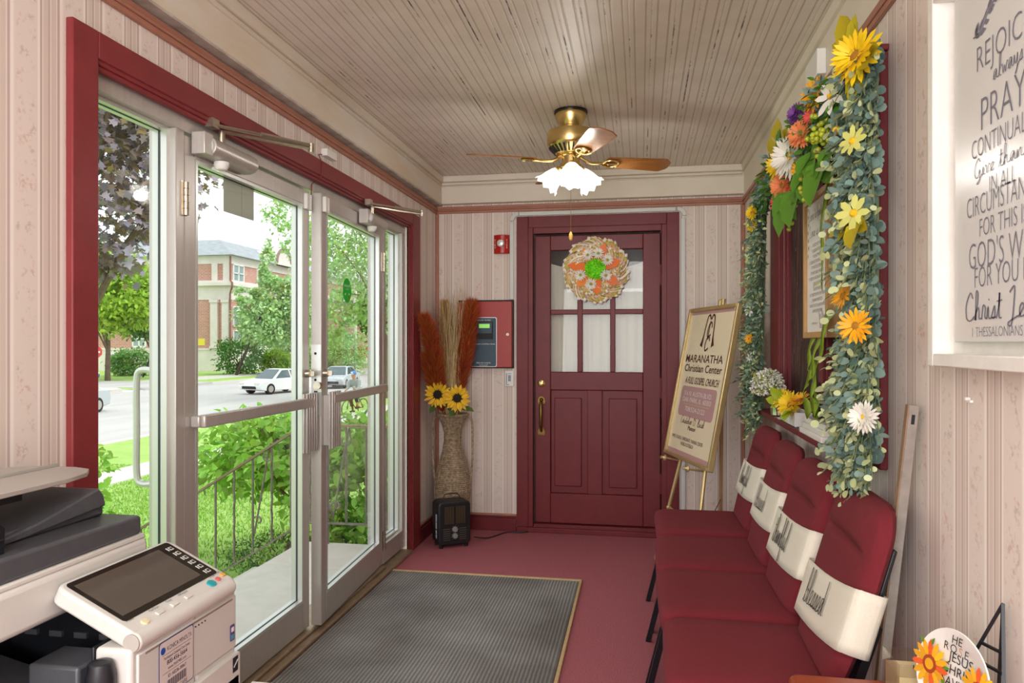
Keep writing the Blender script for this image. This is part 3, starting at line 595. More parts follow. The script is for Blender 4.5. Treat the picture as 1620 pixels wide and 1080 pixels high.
# ------------------------------------------------------------------ entrance mat and strips
def ribmat():
    m = bpy.data.materials.new('ribbed_mat'); nt = nodes(m); L = nt.links.new
    o = N(nt, 'OutputMaterial'); b = N(nt, 'BsdfPrincipled', i_Roughness=.95); tc = N(nt, 'TexCoord'); 
    w = N(nt, 'TexWave', wave_type='BANDS', bands_direction='X', i_Scale=19.0, i_Distortion=.4); L(tc.outputs['Object'], w.inputs['Vector'])
    w2 = N(nt, 'TexWave', wave_type='BANDS', bands_direction='Y', i_Scale=26.0, i_Distortion=1.0); L(tc.outputs['Object'], w2.inputs['Vector'])
    n = N(nt, 'TexNoise', i_Scale=2.2, i_Detail=6.0); L(tc.outputs['Object'], n.inputs['Vector'])
    r = N(nt, 'ValToRGB'); r.color_ramp.elements[0].position = .35; r.color_ramp.elements[0].color = hexc('#6f6b67'); r.color_ramp.elements[1].position = .68; r.color_ramp.elements[1].color = hexc('#979692'); L(n.outputs['Fac'], r.inputs[0])
    n3 = N(nt, 'TexNoise', i_Scale=230.0, i_Detail=3.0); L(tc.outputs['Object'], n3.inputs['Vector'])
    ad = N(nt, 'Math', operation='MULTIPLY'); L(w.outputs['Fac'], ad.inputs[0]); L(n3.outputs['Fac'], ad.inputs[1])
    a2 = N(nt, 'Math', operation='MULTIPLY_ADD', i_1=.25); L(w2.outputs['Fac'], a2.inputs[0]); L(ad.outputs[0], a2.inputs[2])
    mr = N(nt, 'MapRange', i_1=0.0, i_2=.7, i_3=.45, i_4=1.35); L(a2.outputs[0], mr.inputs[0])
    mx = N(nt, 'MixRGB', blend_type='MULTIPLY'); mx.inputs[0].default_value = 1; L(r.outputs[0], mx.inputs[1]); L(mr.outputs[0], mx.inputs[2]); L(mx.outputs[0], b.inputs['Base Color'])
    bp = N(nt, 'Bump', i_Strength=1.0, i_Distance=.006); L(a2.outputs[0], bp.inputs['Height']); L(bp.outputs[0], b.inputs['Normal']); L(b.outputs[0], o.inputs[0]); return m
m = MB(); m.box(-1.415, -.335, 1.72, 4.0, 0, .009); tag(m.build('entrance_mat', ribmat(), off=(-1.415, 1.72, 0), bev=.004), 'large grey ribbed entrance mat in front of the glass doors', 'mat')
m = MB(); m.bar((-1.42, 4.011, .006), (-.322, 4.018, .006), .016, .012); m.bar((-.326, 4.02, .006), (-.32, 1.72, .006), .016, .012)
struct(m.build('trim_14', mat('tan_edge_strip', '#c2a678', .5, noise=.1), bev=.003))
# ------------------------------------------------------------------ ceiling fan
FX, FY = -.352, 3.70
r = thing('ceiling_fan', 'brass ceiling fan with four wooden blades and lit glass shades', 'ceiling fan', (FX, FY, CZ))
m = MB(); m.lathe([(.075, 0), (.078, -.012), (.080, -.03), (.052, -.085), (.03, -.095)], (FX, FY, CZ), (0, 0, 1), 32); m.m(1).cyl((FX, FY, CZ - .002), (FX, FY, CZ - .012), .086, 24)
m.build('canopy', [M_brass, M_blackm], r)
m = MB(); m.lathe([(.03, 2.43), (.085, 2.425), (.118, 2.412), (.122, 2.395), (.122, 2.345), (.116, 2.335), (.075, 2.295), (.03, 2.29)], (FX, FY, 0), (0, 0, 1), 40)
mo = m.build('motor_housing', M_brass, r)
m = MB()
for k in range(28):
    a = 2 * PI * k / 28; d = V((math.cos(a), math.sin(a), 0)); p0 = V((FX, FY, 2.331)) + d * .1135; p1 = V((FX, FY, 2.300)) + d * .083
    m.bar(p0 + V((0, 0, -.001)), p1 + V((0, 0, -.001)), .008, .004)
m.build('vent_slots', M_dark, mo)
M_blade = mat('fan_blade_wood', '#a86f38', .22, col2='#865528', nscale=6, stretch=(1, 14, 14), spec=.6)
M_blade2 = M_blade
def blade_root(k):
    a = math.radians(22 + 90 * k); d = V((math.cos(a), math.sin(a), 0)); s = V((-math.sin(a), math.cos(a), 0)); tl = math.radians(-13)
    sd = s * math.cos(tl) + V((0, 0, 1)) * math.sin(tl); up = d.cross(sd).normalized(); c = V((FX, FY, 2.265))
    m = MB(); po = [(.185, -.042), (.20, -.05), (.49, -.068), (.505, -.066), (.535, -.036), (.54, -.02), (.54, .02), (.535, .036), (.505, .066), (.49, .068), (.20, .05), (.185, .042)]
    m.prism(po, c, d, sd, up, .006)
    bl = m.build('fan_blade', M_blade, r, bev=.0015)
    m = MB(); m.tube(smooth([c + d * .05 + V((0, 0, .02)), c + d * .10 + V((0, 0, -.005)), c + d * .15 - up * .006, c + d * .20 - up * .006], 4), .008, 8)
    m.tube([c + d * (.215 + .042 * math.cos(t)) + sd * (.036 * math.sin(t)) - up * .006 for t in [2 * PI * i / 24 for i in range(24)]], .006, 8, closed=True)
    m.bar(c + d * .18 - up * .006, c + d * .255 - up * .006, .02, .006, up)
    for q in ((.25, .02), (.25, -.02), (.2, 0)): m.ball(c + d * q[0] + sd * q[1] - up * .010, .006)
    lab(m.build('blade_bracket', M_brass, bl), 'brass blade bracket')
for k in range(4): blade_root(k)
m = MB(); m.lathe([(.05, 2.30), (.052, 2.29), (.046, 2.285), (.046, 2.245), (.056, 2.24), (.056, 2.228), (.03, 2.215), (.01, 2.21)], (FX, FY, 0), (0, 0, 1), 28)
m.build('light_fitter', M_brass, r)
def shade_mat():
    m = bpy.data.materials.new('frosted_shade'); nt = nodes(m); L = nt.links.new
    o = N(nt, 'OutputMaterial'); b = N(nt, 'BsdfPrincipled', i_Roughness=.3); b.inputs['Base Color'].default_value = (.95, .95, .93, 1); b.inputs['Emission Color'].default_value = (1, .98, .94, 1); b.inputs['Emission Strength'].default_value = .12
    t = N(nt, 'BsdfTranslucent'); t.inputs[0].default_value = (1, .98, .95, 1); x = N(nt, 'MixShader', i_Fac=.35); L(b.outputs[0], x.inputs[1]); L(t.outputs[0], x.inputs[2]); L(x.outputs[0], o.inputs[0]); return m
M_shade = shade_mat(); M_bulb = mat('lit_bulb', (1, .95, .86), .5, emit=6)
for k, a in enumerate((-82, 42, 165)):
    a = math.radians(a); d = V((math.cos(a), math.sin(a), 0)); ax = (d * .72 + V((0, 0, -.70))).normalized(); p = V((FX, FY, 2.238)) + d * .045
    m = MB(); m.tube(smooth([V((FX, FY, 2.24)) + d * .03, p + V((0, 0, .008)), p + ax * .03], 4), .012, 10); m.cyl(p + ax * .012, p + ax * .035, .024, 16)
    arm = m.build('lamp_arm', M_brass, r)
    m = MB(); n = 36; prof = [(.024, .025), (.035, .045), (.046, .075), (.052, .10), (.060, .118), (.068, .128)]
    dd, u, w = basis(ax); vs = []
    for i, (rr, h) in enumerate(prof):
        for j in range(n):
            t = 2 * PI * j / n; q = rr * (1 + (.03 * i / 5) * math.cos(9 * t)); vs.append(p + ax * (h + (.008 * math.cos(9 * t) if i == 5 else 0)) + (u * math.cos(t) + w * math.sin(t)) * q)
    m.add(vs, [(i * n + j, i * n + (j + 1) % n, (i + 1) * n + (j + 1) % n, (i + 1) * n + j) for i in range(5) for j in range(n)])
    sh = m.build('lamp_shade', M_shade, arm); sh.modifiers.new('s', 'SOLIDIFY').thickness = .002
    m = MB(); m.ball(p + ax * .085, .022, 14, 8); m.build('bulb', M_bulb, arm)
    light('fan_lamp', 'POINT', tuple(p + ax * .135), 2.8, (1, .97, .93), shadow_soft_size=.03)
m = MB(); m.tube([(FX, FY, 2.215), (FX, FY, 1.90)], .0015, 6); ch = m.build('pull_chain', M_brass, r)
m = MB(); m.lathe([(.003, 0), (.009, -.012), (.011, -.028), (.007, -.042), (.001, -.045)], (FX, FY, 1.90), (0, 0, 1), 14); m.build('pull_fob', mat('pale_wood_fob', '#d9a94f', .4), ch)

# white box high on the right frieze
r = thing('wall_speaker_box', 'white box mounted on the cream frieze above the floral garland', 'wall box', (XR, 2.83, 2.32))
m = MB(); m.box(XR - .045, XR - .012, 2.83, 3.02, 2.325, 2.42); m.build('cover', M_white, r, bev=.003)
m = MB(); m.box(XR - .04, XR - .02, 2.86, 2.99, 2.322, 2.325); m.build('grille', mat('beige_grille', '#a89f8e', .6), r)

# ------------------------------------------------------------------ chairs
M_fab = mat('burgundy_upholstery', '#761a26', .9, col2='#6c1721', nscale=350, bump=.6, bscale=700)
def seat_poly(ins): return rr_poly(.458 - 2 * ins, .485 - 2 * ins, .05, 5)
def make_chair():
    r = thing('stacking_chair', '', 'chair', local=True)
    m = MB(); m.cushion(seat_poly, [(.02, .40), (.004, .405), (0, .42), (0, .445), (.006, .462), (.018, .472), (.04, .478), (.09, .481), (.15, .482)], (.209, 0, 0), (1, 0, 0), (0, 1, 0), (0, 0, 1))
    m.build('seat', M_fab, r, ang=70)
    # backrest: lean from (.40,.47) to (.54,.93)
    A, B = V((.415, 0, .455)), V((.545, 0, .915)); up = (B - A).normalized(); fw = V((-up.z, 0, up.x)); H = (B - A).length
    def front(u, v, s):
        z = H * v; hw = .232; rr = .10
        if z > H - rr: hw = .232 - rr + math.sqrt(max(0, rr * rr - (z - (H - rr)) ** 2)); hw = max(hw, .08)
        if z < .18: hw = .232 - .045 * (1 - z / .18) ** 1.3
        a = (u - .5) * 2; e = (1 - abs(a) ** 7) ** .5; ev = min(1, ((1 - v) / .07) ** .5 if v > .93 else 1, (v / .04) ** .5 if v < .04 else 1)
        t = .022 + (.036 * e * ev if s else -.0)
        if s:
            ex = max(0, 1 - (abs(a) / .78) ** 6); zc = H * .735 - .012 * a * a
            t -= .017 * ex * math.exp(-((z - zc) / .010) ** 2); t += .010 * ex * ev * math.exp(-((z - zc - .055) / .04) ** 2) + .006 * (1 - a * a) * math.exp(-((z - .2) / .12) ** 2)
        else: t = .022 - .022 * e
        return A + up * z + fw * t + V((0, 1, 0)) * (a * hw)
    m = MB(); m.grid(lambda u, v: front(u, v, 1), 30, 48); m.grid(lambda u, v: front(1 - u, v, 0), 30, 48)
    n = 30
    for v in (0.0, 1.0):
        m.add([front(i / n, v, 1) for i in range(n + 1)] + [front(i / n, v, 0) for i in range(n + 1)], [(i, i + 1, n + 1 + i + 1, n + 1 + i) for i in range(n)])
    for u in (0.0, 1.0):
        m.add([front(u, i / 48, 1) for i in range(49)] + [front(u, i / 48, 0) for i in range(49)], [(i, i + 1, 50 + i, 49 + i) for i in range(48)])
    m.build('backrest', M_fab, r, ang=60)
    m = MB(); m.obox(A + up * .20 - fw * .004, (0, 1, 0), up, fw, .20, .185, .006); lab(m.build('back_shell', M_black, r, bev=.004), 'black plastic back shell')
    for s in (-1, 1):
        m = MB(); m.bar((.05, s * .205, .40), (-.05, s * .205, 0), .022, .022, (1, 0, 0)); m.build('leg', M_blackm, r)
        m = MB(); m.bar((.36, s * .205, .40), (.50, s * .205, 0), .022, .022, (1, 0, 0)); m.build('leg', M_blackm, r)
    m = MB()
    for s in (-1, 1): m.bar((.02, s * .205, .395), (.43, s * .205, .395), .022, .02); m.bar((.40, s * .205, .395), tuple(A + up * .2 - fw * .012 + V((0, s * .205, 0))), .022, .02, (1, 0, 0))
    m.bar((.05, -.2, .39), (.05, .2, .39), .02, .02); m.bar((.38, -.2, .39), (.38, .2, .39), .02, .02); m.build('seat_frame', M_blackm, r)
    return r
CH = make_chair()
CY = [2.075, 2.565, 3.06, 3.575]
CL = ['burgundy padded chair nearest the camera in the row along the wall', 'burgundy padded chair second from the camera in the row', 'burgundy padded chair third from the camera in the row', 'burgundy padded chair at the far end of the row, beside the easel']
M_cloth = mat('cream_canvas', '#e3dccb', .95, noise=.04, nscale=300, bump=.5, bscale=600)
A, B = V((.415, 0, .455)), V((.545, 0, .915)); UPC = (B - A).normalized(); FWC = V((-UPC.z, 0, UPC.x))
BL = ['cream canvas band lettered blessed on the nearest chair', 'cream canvas band lettered thankful on the second chair from the camera', 'cream canvas band lettered blessed on the third chair from the camera', 'cream canvas band lettered thankful on the farthest chair']
for k, y in enumerate(CY):
    c = CH if k == 0 else copy_tree(CH)
    c.location = (.080 + (.004, 0, .002, .012)[k], y, 0); c.rotation_euler.z = math.radians((-1.0, .8, -.5, 1.0)[k]); c['label'] = CL[k]; c['group'] = 'burgundy chairs along the right wall'
    # band around the back
    t = thing('chair_band', BL[k], 'chair sash', group='lettered canvas bands on the chairs', local=True)
    z0 = (.088, .118, .138, .138)[k]; z1 = z0 + .158; tilt = (.13, .06, .06, .05)[k]
    def ring(u, v, g=0.0):
        P = rr_poly(.080, .482, .03, 4); n = len(P); f = u * n; i = int(f) % n; q = f - int(f)
        px = P[i][0] * (1 - q) + P[(i + 1) % n][0] * q; pyy = P[i][1] * (1 - q) + P[(i + 1) % n][1] * q
        sag = -.012 * (1 - (2 * pyy / .482) ** 2) if px > .03 else 0
        zz = z0 + (z1 - z0) * v - tilt * pyy + sag
        return A + UPC * zz + FWC * (.026 + px + g) + V((0, pyy, 0))
    m = MB(); m.grid(lambda u, v: ring(u, v), 96, 6, closeu=True)
    o = m.build('band', M_cloth, t); o.modifiers.new('s', 'SOLIDIFY').thickness = .003; o.modifiers['s'].offset = 1
    m = MB(); word = ('blessed', 'thankful', 'blessed', 'thankful')[k]
    o0 = A + UPC * (z0 + .048) + FWC * (.026 + .040 + .0045)
    yo = (.04, .055, .055, .055)[k]
    slope = V((0, -1, 0)) + UPC * tilt; m.hand(word, .043, o0 + V((0, yo, 0)) - UPC * (tilt * yo + .008), slope, UPC, .0042, fit=(.20, .20, .20, .20)[k])
    if k in (0, 2): pass
    lab(m.build('lettering', M_ink, t), 'black script lettering')
    t.location = c.location; t.rotation_euler = c.rotation_euler

# ------------------------------------------------------------------ easel and church sign
M_gold = mat('gold_metal', '#c9b280', .4, .7, noise=.08, nscale=30)
SG = V((.146, 4.60, .648)); ph, tau = -1.277, .188; SW, SH = .72, .91
ux = V((math.cos(ph), math.sin(ph), 0)); nrm = V((math.sin(ph), -math.cos(ph), 0)); uy = (-nrm * math.sin(tau) + V((0, 0, math.cos(tau)))).normalized(); nf = ux.cross(uy) * 1.0
if nf.dot(nrm) < 0: nf = -nf
def S(a, b, d=0): return SG + ux * a + uy * b + nf * d
r = thing('framed_church_sign', 'gold framed church sign board standing on the easel', 'sign', tuple(SG))
m = MB()
fw_, dp = .022, .034
for (a0, a1, b0, b1) in ((0, fw_, 0, SH), (SW - fw_, SW, 0, SH), (fw_, SW - fw_, 0, fw_), (fw_, SW - fw_, SH - fw_, SH)):
    m.obox(S((a0 + a1) / 2, (b0 + b1) / 2, -dp / 2 + .008), ux, uy, nf, (a1 - a0) / 2, (b1 - b0) / 2, dp / 2)
m.build('frame', M_gold, r, bev=.005)
m = MB(); m.obox(S(SW / 2, SH / 2, -.012), ux, uy, nf, SW / 2 - .015, SH / 2 - .015, .003); m.build('board', mat('cream_board', '#e2d3b6', .35, spec=.6), r)
m = MB(); M_dpink = mat('dusty_pink', '#b58c8c', .4)
m.obox(S(SW / 2, .034, -.0088), ux, uy, nf, SW / 2 - .022, .014, .0006); m.build('pink_stripe', M_dpink, r); m = MB(); m.obox(S(SW / 2, SH - .031, -.0088), ux, uy, nf, SW / 2 - .022, .009, .0006); m.build('pink_stripe', M_dpink, r)
m = MB(); m.rrect(.534, .18, .03, S(.355, .343, -.0088), ux, uy, nf, .0008); m.build('pink_panel', M_dpink, r)
Z = -.0072; q = lambda a, b: S(a, b, Z)
m = MB()
M_mar = mat('dark_maroon_ink', '#4a1512', .6)
sk = (uy + ux * .22).normalized()
for s_, sz, a_, b_, ff, of, up_ in (('MARANATHA', .066, .343, .579, .555, .004, uy), ('Christian Center', .062, .352, .522, .56, .008, uy), ('A FULL GOSPEL CHURCH', .060, .366, .449, .50, .006, sk), ('Pastor', .034, .357, .180, .115, .012, uy), ('FAMILY CHURCH  CHRISTIANITE  TRAINING CENTER', .029, .311, .112, .49, 0, uy), ('WORLD OUTREACH', .029, .325, .082, .20, 0, uy)):
    m = MB(); m.text(s_, sz, q(a_, b_), ux, up_, fit=ff, off=of); m.build('lettering', M_mar, r)
m = MB(); m.hand('Cristoher D. Bush', .019, q(.345, .212), ux, uy, .0026, fit=.37, slant=.2); lab(m.build('signature', M_mar, r), 'script signature')
m = MB()
# interlocked emblem
def ribbon(pts, w):
    P = smooth(pts, 6); Q = []
    for i, p in enumerate(P):
        d = (P[min(i + 1, len(P) - 1)] - P[max(i - 1, 0)]).normalized(); nn = V((-d.y, d.x, 0)); ww = (w(i / (len(P) - 1)) if callable(w) else w) / 2
        Q += [q(p.x + nn.x * ww, p.y + nn.y * ww), q(p.x - nn.x * ww, p.y - nn.y * ww)]
    m.add(Q, [(2 * i, 2 * i + 1, 2 * i + 3, 2 * i + 2) for i in range(len(P) - 1)])
ex, ey = .353, .655
for s in (-1, 1):
    wf = lambda t: .012 + .03 * max(0, 1 - t * 4)
    ribbon([(ex + s * .085, ey + .02, 0), (ex + s * .072, ey + .07, 0), (ex + s * .06, ey + .15, 0), (ex + s * .048, ey + .195, 0), (ex + s * .024, ey + .205, 0), (ex + s * .004, ey + .18, 0)], wf)
ribbon([(ex + .035, ey + .13, 0), (ex + .02, ey + .16, 0), (ex - .01, ey + .15, 0), (ex - .022, ey + .11, 0), (ex - .008, ey + .075, 0), (ex + .03, ey + .09, 0)], .010)
ribbon([(ex + .03, ey + .05, 0), (ex + .015, ey + .075, 0), (ex - .015, ey + .065, 0), (ex - .026, ey + .03, 0), (ex - .012, ey - .005, 0), (ex + .026, ey + .01, 0)], .010)
ribbon([(ex, ey + .17, 0), (ex - .003, ey + .12, 0), (ex, ey + .06, 0)], .010)
m.build('emblem', M_mar, r)
for s_, a_, b_, ff in (('316 N. AUSTIN BLVD.', .352, .377, .42), ('OAK PARK, IL  60303', .349, .340, .435), ('708/524-2122', .349, .285, .30)):
    m = MB(); m.text(s_, .040, q(a_, b_), ux, uy, fit=ff, off=-.004); lab(m.build('lettering', M_white, r), 'white address lettering')
m = MB(); m.obox(q(.35, .326), ux, uy, nf, .20, .0018, .0004); m.build('rule_line', mat('gold_rule', '#c9b07c', .5), r)
r = thing('display_easel', 'gold metal tripod easel holding the church sign beside the red door', 'easel', (.25, 4.35, 0))
def leg_line(a_top, a_bot):
    t = S(a_top, .96, -.05); bt = S(a_bot, 0, -.05); d = (bt - t).normalized(); kk = t.z / -d.z; return t, t + d * kk
tops = []
for a_t, a_b in ((SW / 2 - .02, .17), (SW / 2 + .02, SW - .17)):
    t, g = leg_line(a_t, a_b); tops.append((t, g)); m = MB(); m.tube([t, g], .011, 12); m.build('leg', M_gold, r)
t0 = (tops[0][0] + tops[1][0]) / 2; gb = V((.50, 4.74, 0)); m = MB(); m.tube([t0, gb], .011, 12); m.build('leg', M_gold, r)
m = MB(); zc = .33
pts = [t.lerp(g, (t.z - zc) / t.z) for t, g in tops]; m.tube(pts, .009, 10)
for p in pts: m.ball(p, .016)
m.build('crossbar', M_gold, r)
m = MB()
for t, g in tops:
    p = t.lerp(g, (t.z - SG.z + .026) / t.z); qv = p + nf * .095; m.tube([p, qv], .006, 8); m.lathe([(.001, 0), (.016, .004), (.019, .012), (.010, .02), (.006, .028), (.012, .034), (.001, .04)], qv - nf * .005, nf, 16)
m.build('support_peg', M_gold, r)
m = MB(); ca = pts[1]; cb = t0.lerp(gb, (t0.z - .36) / t0.z); m.tube([ca.lerp(cb, i / 14) + V((0, 0, -.03 * math.sin(PI * i / 14))) for i in range(15)], .003, 6); m.build('chain', M_abrass, r)

# ------------------------------------------------------------------ heater
r = thing('space_heater', 'small black portable heater standing in front of the wicker vase', 'heater', local=True)
m = MB(); m.rrect(.205, .27, .028, (0, .07, .155), (1, 0, 0), (0, 0, 1), (0, -1, 0), .14); m.build('body', M_black, r, bev=.008, seg=3)
m = MB(); m.rrect(.165, .225, .008, (0, -.0705, .158), (1, 0, 0), (0, 0, 1), (0, -1, 0), .003); m.build('front_plate', mat('heater_front', '#101013', .5), r)
m = MB()
for s in (-1, 1):
    for k in range(17): m.box(s * .036 - .030, s * .036 + .030, -.078, -.074, .155 + .0064 * k, .1575 + .0064 * k)
    for k in range(4): m.box(s * .036 - .026 + .017 * k, s * .036 - .024 + .017 * k, -.0775, -.0735, .155, .26)
lab(m.build('grille', mat('heater_grille', '#7c7258', .35, .8), r), 'metal wire grille')
m = MB()
for s in (-1, 1):
    for k in range(6): m.box(s * .052 - .022, s * .052 + .022, -.0755, -.0734, .052 + .0135 * k, .0565 + .0135 * k)
m.build('louvre_slots', mat('slot_grey', '#4a4740', .6), r)
for z in (.118, .078):
    m = MB(); m.cyl((0, -.073, z), (0, -.086, z), .0175, 20, .015); m.box(-.0025, .0025, -.09, -.084, z - .014, z + .014)
    for k in range(9): a = 2 * PI * k / 9; m.cyl((.023 * math.cos(a), -.0735, z + .023 * math.sin(a)), (.023 * math.cos(a), -.0748, z + .023 * math.sin(a)), .0015, 6)
    m.build('dial', mat('dial_grey', '#9a9a98', .4, .3), r)
m = MB(); m.tube(smooth([(-.06, 0, .288), (-.045, 0, .318), (-.03, 0, .327), (.03, 0, .327), (.045, 0, .318), (.06, 0, .288)], 4), .003, 8); m.build('carry_handle', M_blackm, r)
m = MB()
for a, c in ((.21, .165), (.16, .12), (.11, .09), (.085, .06)): m.box(-.1035, -.1028, -.035, -.010, c, a)
m.build('sticker', mat('pale_sticker', '#c4d2d6', .5), r)
for x in (-.08, .08):
    for y in (-.05, .05): m = MB(); m.cyl((x, y, 0), (x, y, .022), .011, 10); m.build('foot', M_dark, r)
r.location = (-1.225, 4.60, 0); r.rotation_euler.z = math.radians(33); r.scale = (1.07, 1.0, 1.04)
OFF[r.name] = V((0, 0, 0))
m = MB(); P = smooth([(-1.10, 4.72, .03), (-1.02, 4.80, .006), (-.93, 4.96, .006), (-.86, 4.98, .006), (-.80, 4.99, .006), (-.765, 5.03, .02), (-.745, 5.035, .09)], 6); m.tube(P, .004, 6)
tag(m.build('power_cord', M_black, off=(-1.10, 4.72, 0)), 'thin black power cord running along the back baseboard', 'cord')

# ------------------------------------------------------------------ wicker vase with dried plumes and sunflowers
VX, VY = -1.285, 4.86
def wicker():
    m = bpy.data.materials.new('wicker'); nt = nodes(m); L = nt.links.new
    o = N(nt, 'OutputMaterial'); b = N(nt, 'BsdfPrincipled', i_Roughness=.6); tc = N(nt, 'TexCoord')
    n = N(nt, 'TexNoise', i_Scale=60.0, i_Detail=4.0); L(tc.outputs['Object'], n.inputs['Vector'])
    r = N(nt, 'ValToRGB'); r.color_ramp.elements[0].position = .3; r.color_ramp.elements[0].color = hexc('#75634d'); r.color_ramp.elements[1].position = .7; r.color_ramp.elements[1].color = hexc('#bfa98c'); L(n.outputs['Fac'], r.inputs[0]); L(r.outputs[0], b.inputs['Base Color']); L(b.outputs[0], o.inputs[0]); return m
M_wick = wicker()
r = thing('wicker_vase', 'tall two-handled wicker vase in the corner behind the heater', 'vase', (VX, VY, 0))
vp = [(.075, 0), (.085, .03), (.10, .12), (.117, .22), (.124, .32), (.118, .40), (.095, .50), (.070, .58), (.058, .65), (.057, .71), (.072, .77), (.098, .82), (.105, .835)]
def vr(z):
    for (r0, z0), (r1, z1) in zip(vp, vp[1:]):
        if z <= z1: return r0 + (r1 - r0) * (z - z0) / (z1 - z0)
    return vp[-1][0]
m = MB(); nz = 62; nth = 72; vs = []
for i in range(nz + 1):
    z = .835 * i / nz
    for j in range(nth):
        a = 2 * PI * j / nth; wv = .0035 * math.sin(12 * a + (PI if i % 2 else 0)); rr = vr(z) + wv; vs.append((VX + rr * math.cos(a), VY + rr * math.sin(a), z))
m.add(vs, [(i * nth + j, i * nth + (j + 1) % nth, (i + 1) * nth + (j + 1) % nth, (i + 1) * nth + j) for i in range(nz) for j in range(nth)] + [tuple(range(nth))[::-1]])
for i in range(1, nz): m.tube([(VX + (vr(.835 * i / nz) + .0005) * math.cos(a) , VY + (vr(.835 * i / nz) + .0005) * math.sin(a), .835 * i / nz) for a in [2 * PI * j / 40 for j in range(40)]], .0052, 4, closed=True)
for a in [2 * PI * j / 14 for j in range(14)]: m.tube([(VX + (vr(z) + .003) * math.cos(a), VY + (vr(z) + .003) * math.sin(a), z) for z in [.01 + .0255 * k for k in range(33)]], .003, 5)
m.tube([(VX + .105 * math.cos(a), VY + .105 * math.sin(a), .835) for a in [2 * PI * j / 40 for j in range(40)]], .009, 8, closed=True)
m.build('body', M_wick, r)
for s in (-1, 1):
    m = MB()
    for k in range(3):
        P = smooth([(VX + s * .10, VY, .825), (VX + s * .135, VY, .80), (VX + s * .142, VY, .70), (VX + s * .140, VY, .52), (VX + s * .13, VY, .40), (VX + s * .118, VY, .37)], 8)
        m.tube([p + V((.004 * math.cos(i * .9 + k * 2.1), .004 * math.sin(i * .9 + k * 2.1), 0)) for i, p in enumerate(P)], .005, 6)
    m.build('handle', M_wick, r)
def plume(name, label, base, tip, width, n, mt, hair, up=.75, group=None, stemr=.004):
    base, tip = V(base), V(tip); r = thing(name, label, 'dried plume', tuple(base), group)
    ax = tip - base; bend = V((ax.x * .25, ax.y * .1, 0)); f = lambda t: base + ax * t + bend * (t * (t - 1))
    m = MB(); m.tube([f(t / 10) for t in range(11)], stemr, 6); m.build('stem', mt, r)
    t = RNG.uniform(.30, 1.0, n); P = np.array([tuple(f(x)) for x in t]); a = RNG.uniform(0, 2 * PI, n); axn = np.array(tuple(ax.normalized()))
    rad = np.stack([np.cos(a), np.sin(a), np.zeros(n)], 1); env = np.sin(PI * np.clip((t - .28) / .78, 0, 1)) ** .6
    P2 = P + rad * (RNG.uniform(0, .35, n) * width * env)[:, None]
    Dn = axn[None] * up + rad * RNG.uniform(.25, .7, n)[:, None] + RNG.normal(0, .12, (n, 3)); Nn = RNG.normal(0, 1, (n, 3))
    leaves('plume_hair', P2, Dn, Nn, hair * (.4 + .8 * env) * RNG.uniform(.7, 1.2, n), hair * .055, TB, mt, r); return r
M_rust = mat('rust_pampas', '#bd5f2a', .9, island=.35, trans=.35); M_wheat = mat('wheat_pampas', '#cda66d', .9, island=.25, trans=.25); M_twig = mat('dried_twigs', '#cdb483', .8, noise=.2)
plume('pampas_plume', 'rust pampas plume leaning left in the wicker vase', (VX - .03, VY, .70), (-1.375, 4.50, 1.49), .055, 6500, M_rust, .085, group='pampas plumes in the vase')
plume('pampas_plume', 'rust pampas plume on the right in front of the red alarm cabinet', (VX + .03, VY, .70), (VX + .135, VY + .01, 1.60), .060, 6500, M_rust, .085, group='pampas plumes in the vase')
plume('pampas_plume', 'short rust pampas plume low on the left in the vase', (VX - .03, VY - .02, .70), (-1.395, 4.60, 1.24), .07, 4500, M_rust, .085, group='pampas plumes in the vase')
plume('pampas_plume', 'wheat coloured pampas plume between the two rust ones', (VX - .02, VY + .02, .70), (VX - .07, VY + .04, 1.60), .055, 4200, M_wheat, .08, up=1.0, group='pampas plumes in the vase')
m = MB()
for k in range(64):
    b0 = V((VX + random.uniform(-.03, .03), VY + random.uniform(-.03, .02), .72)); tt = V((VX + random.uniform(-.09, .10), VY + random.uniform(-.06, .06), random.uniform(1.38, 1.78)))
    n = 9; m.tube([b0.lerp(tt, i / n) + V((math.sin(i * 1.3 + k) * .008, math.cos(i * 1.1 + k * 2) * .006, 0)) * (i / n) * 1.6 for i in range(n + 1)], [.0040 - .0028 * i / n for i in range(n + 1)], 5)
tag(m.build('dried_twigs', M_twig, off=(VX, VY, .72)), 'bundle of thin curly dried twigs in the middle of the wicker vase', 'twigs')
M_pet = mat('sunflower_yellow', '#f0c014', .55, island=.12, trans=.2); M_disk = mat('sunflower_disk', '#20130c', .9, noise=.4, nscale=200, bump=1, bscale=300); M_green = mat('leaf_green', '#4f6b34', .5, island=.2)
def flower(mb_parent, c, n, R, petals, mt, Mdisk, disk=.38, name='petals', layers=2, droop=.1, wid=.42, diskname='flower_disk', tpl=TP, dome=.25, up=None):
    c, n = V(c), V(n).normalized(); _, u, w = basis(n); P, Dn, Nn, Ln = [], [], [], []
    for l in range(layers):
        for k in range(petals):
            a = 2 * PI * (k + l / layers) / petals + random.uniform(-.08, .08); d = u * math.cos(a) + w * math.sin(a)
            P.append(c + d * (R * disk * .7) + n * (.004 + .012 * l * R / .08)); Dn.append(d + n * (droop + .35 * l + random.uniform(-.1, .1))); Nn.append(n); Ln.append(R * (1 - disk * .6) * random.uniform(.9, 1.08) * (1 - .15 * l))
    o = leaves(name, P, Dn, Nn, np.array(Ln), np.array(Ln) * wid * 1.4, tpl, mt, mb_parent)
    if Mdisk:
        m = MB(); m.lathe([(R * disk, 0), (R * disk * .95, R * dome * .6), (R * disk * .6, R * dome), (.0005, R * dome * 1.1)], c, n, 16); m.build(diskname, Mdisk, o)
    return o
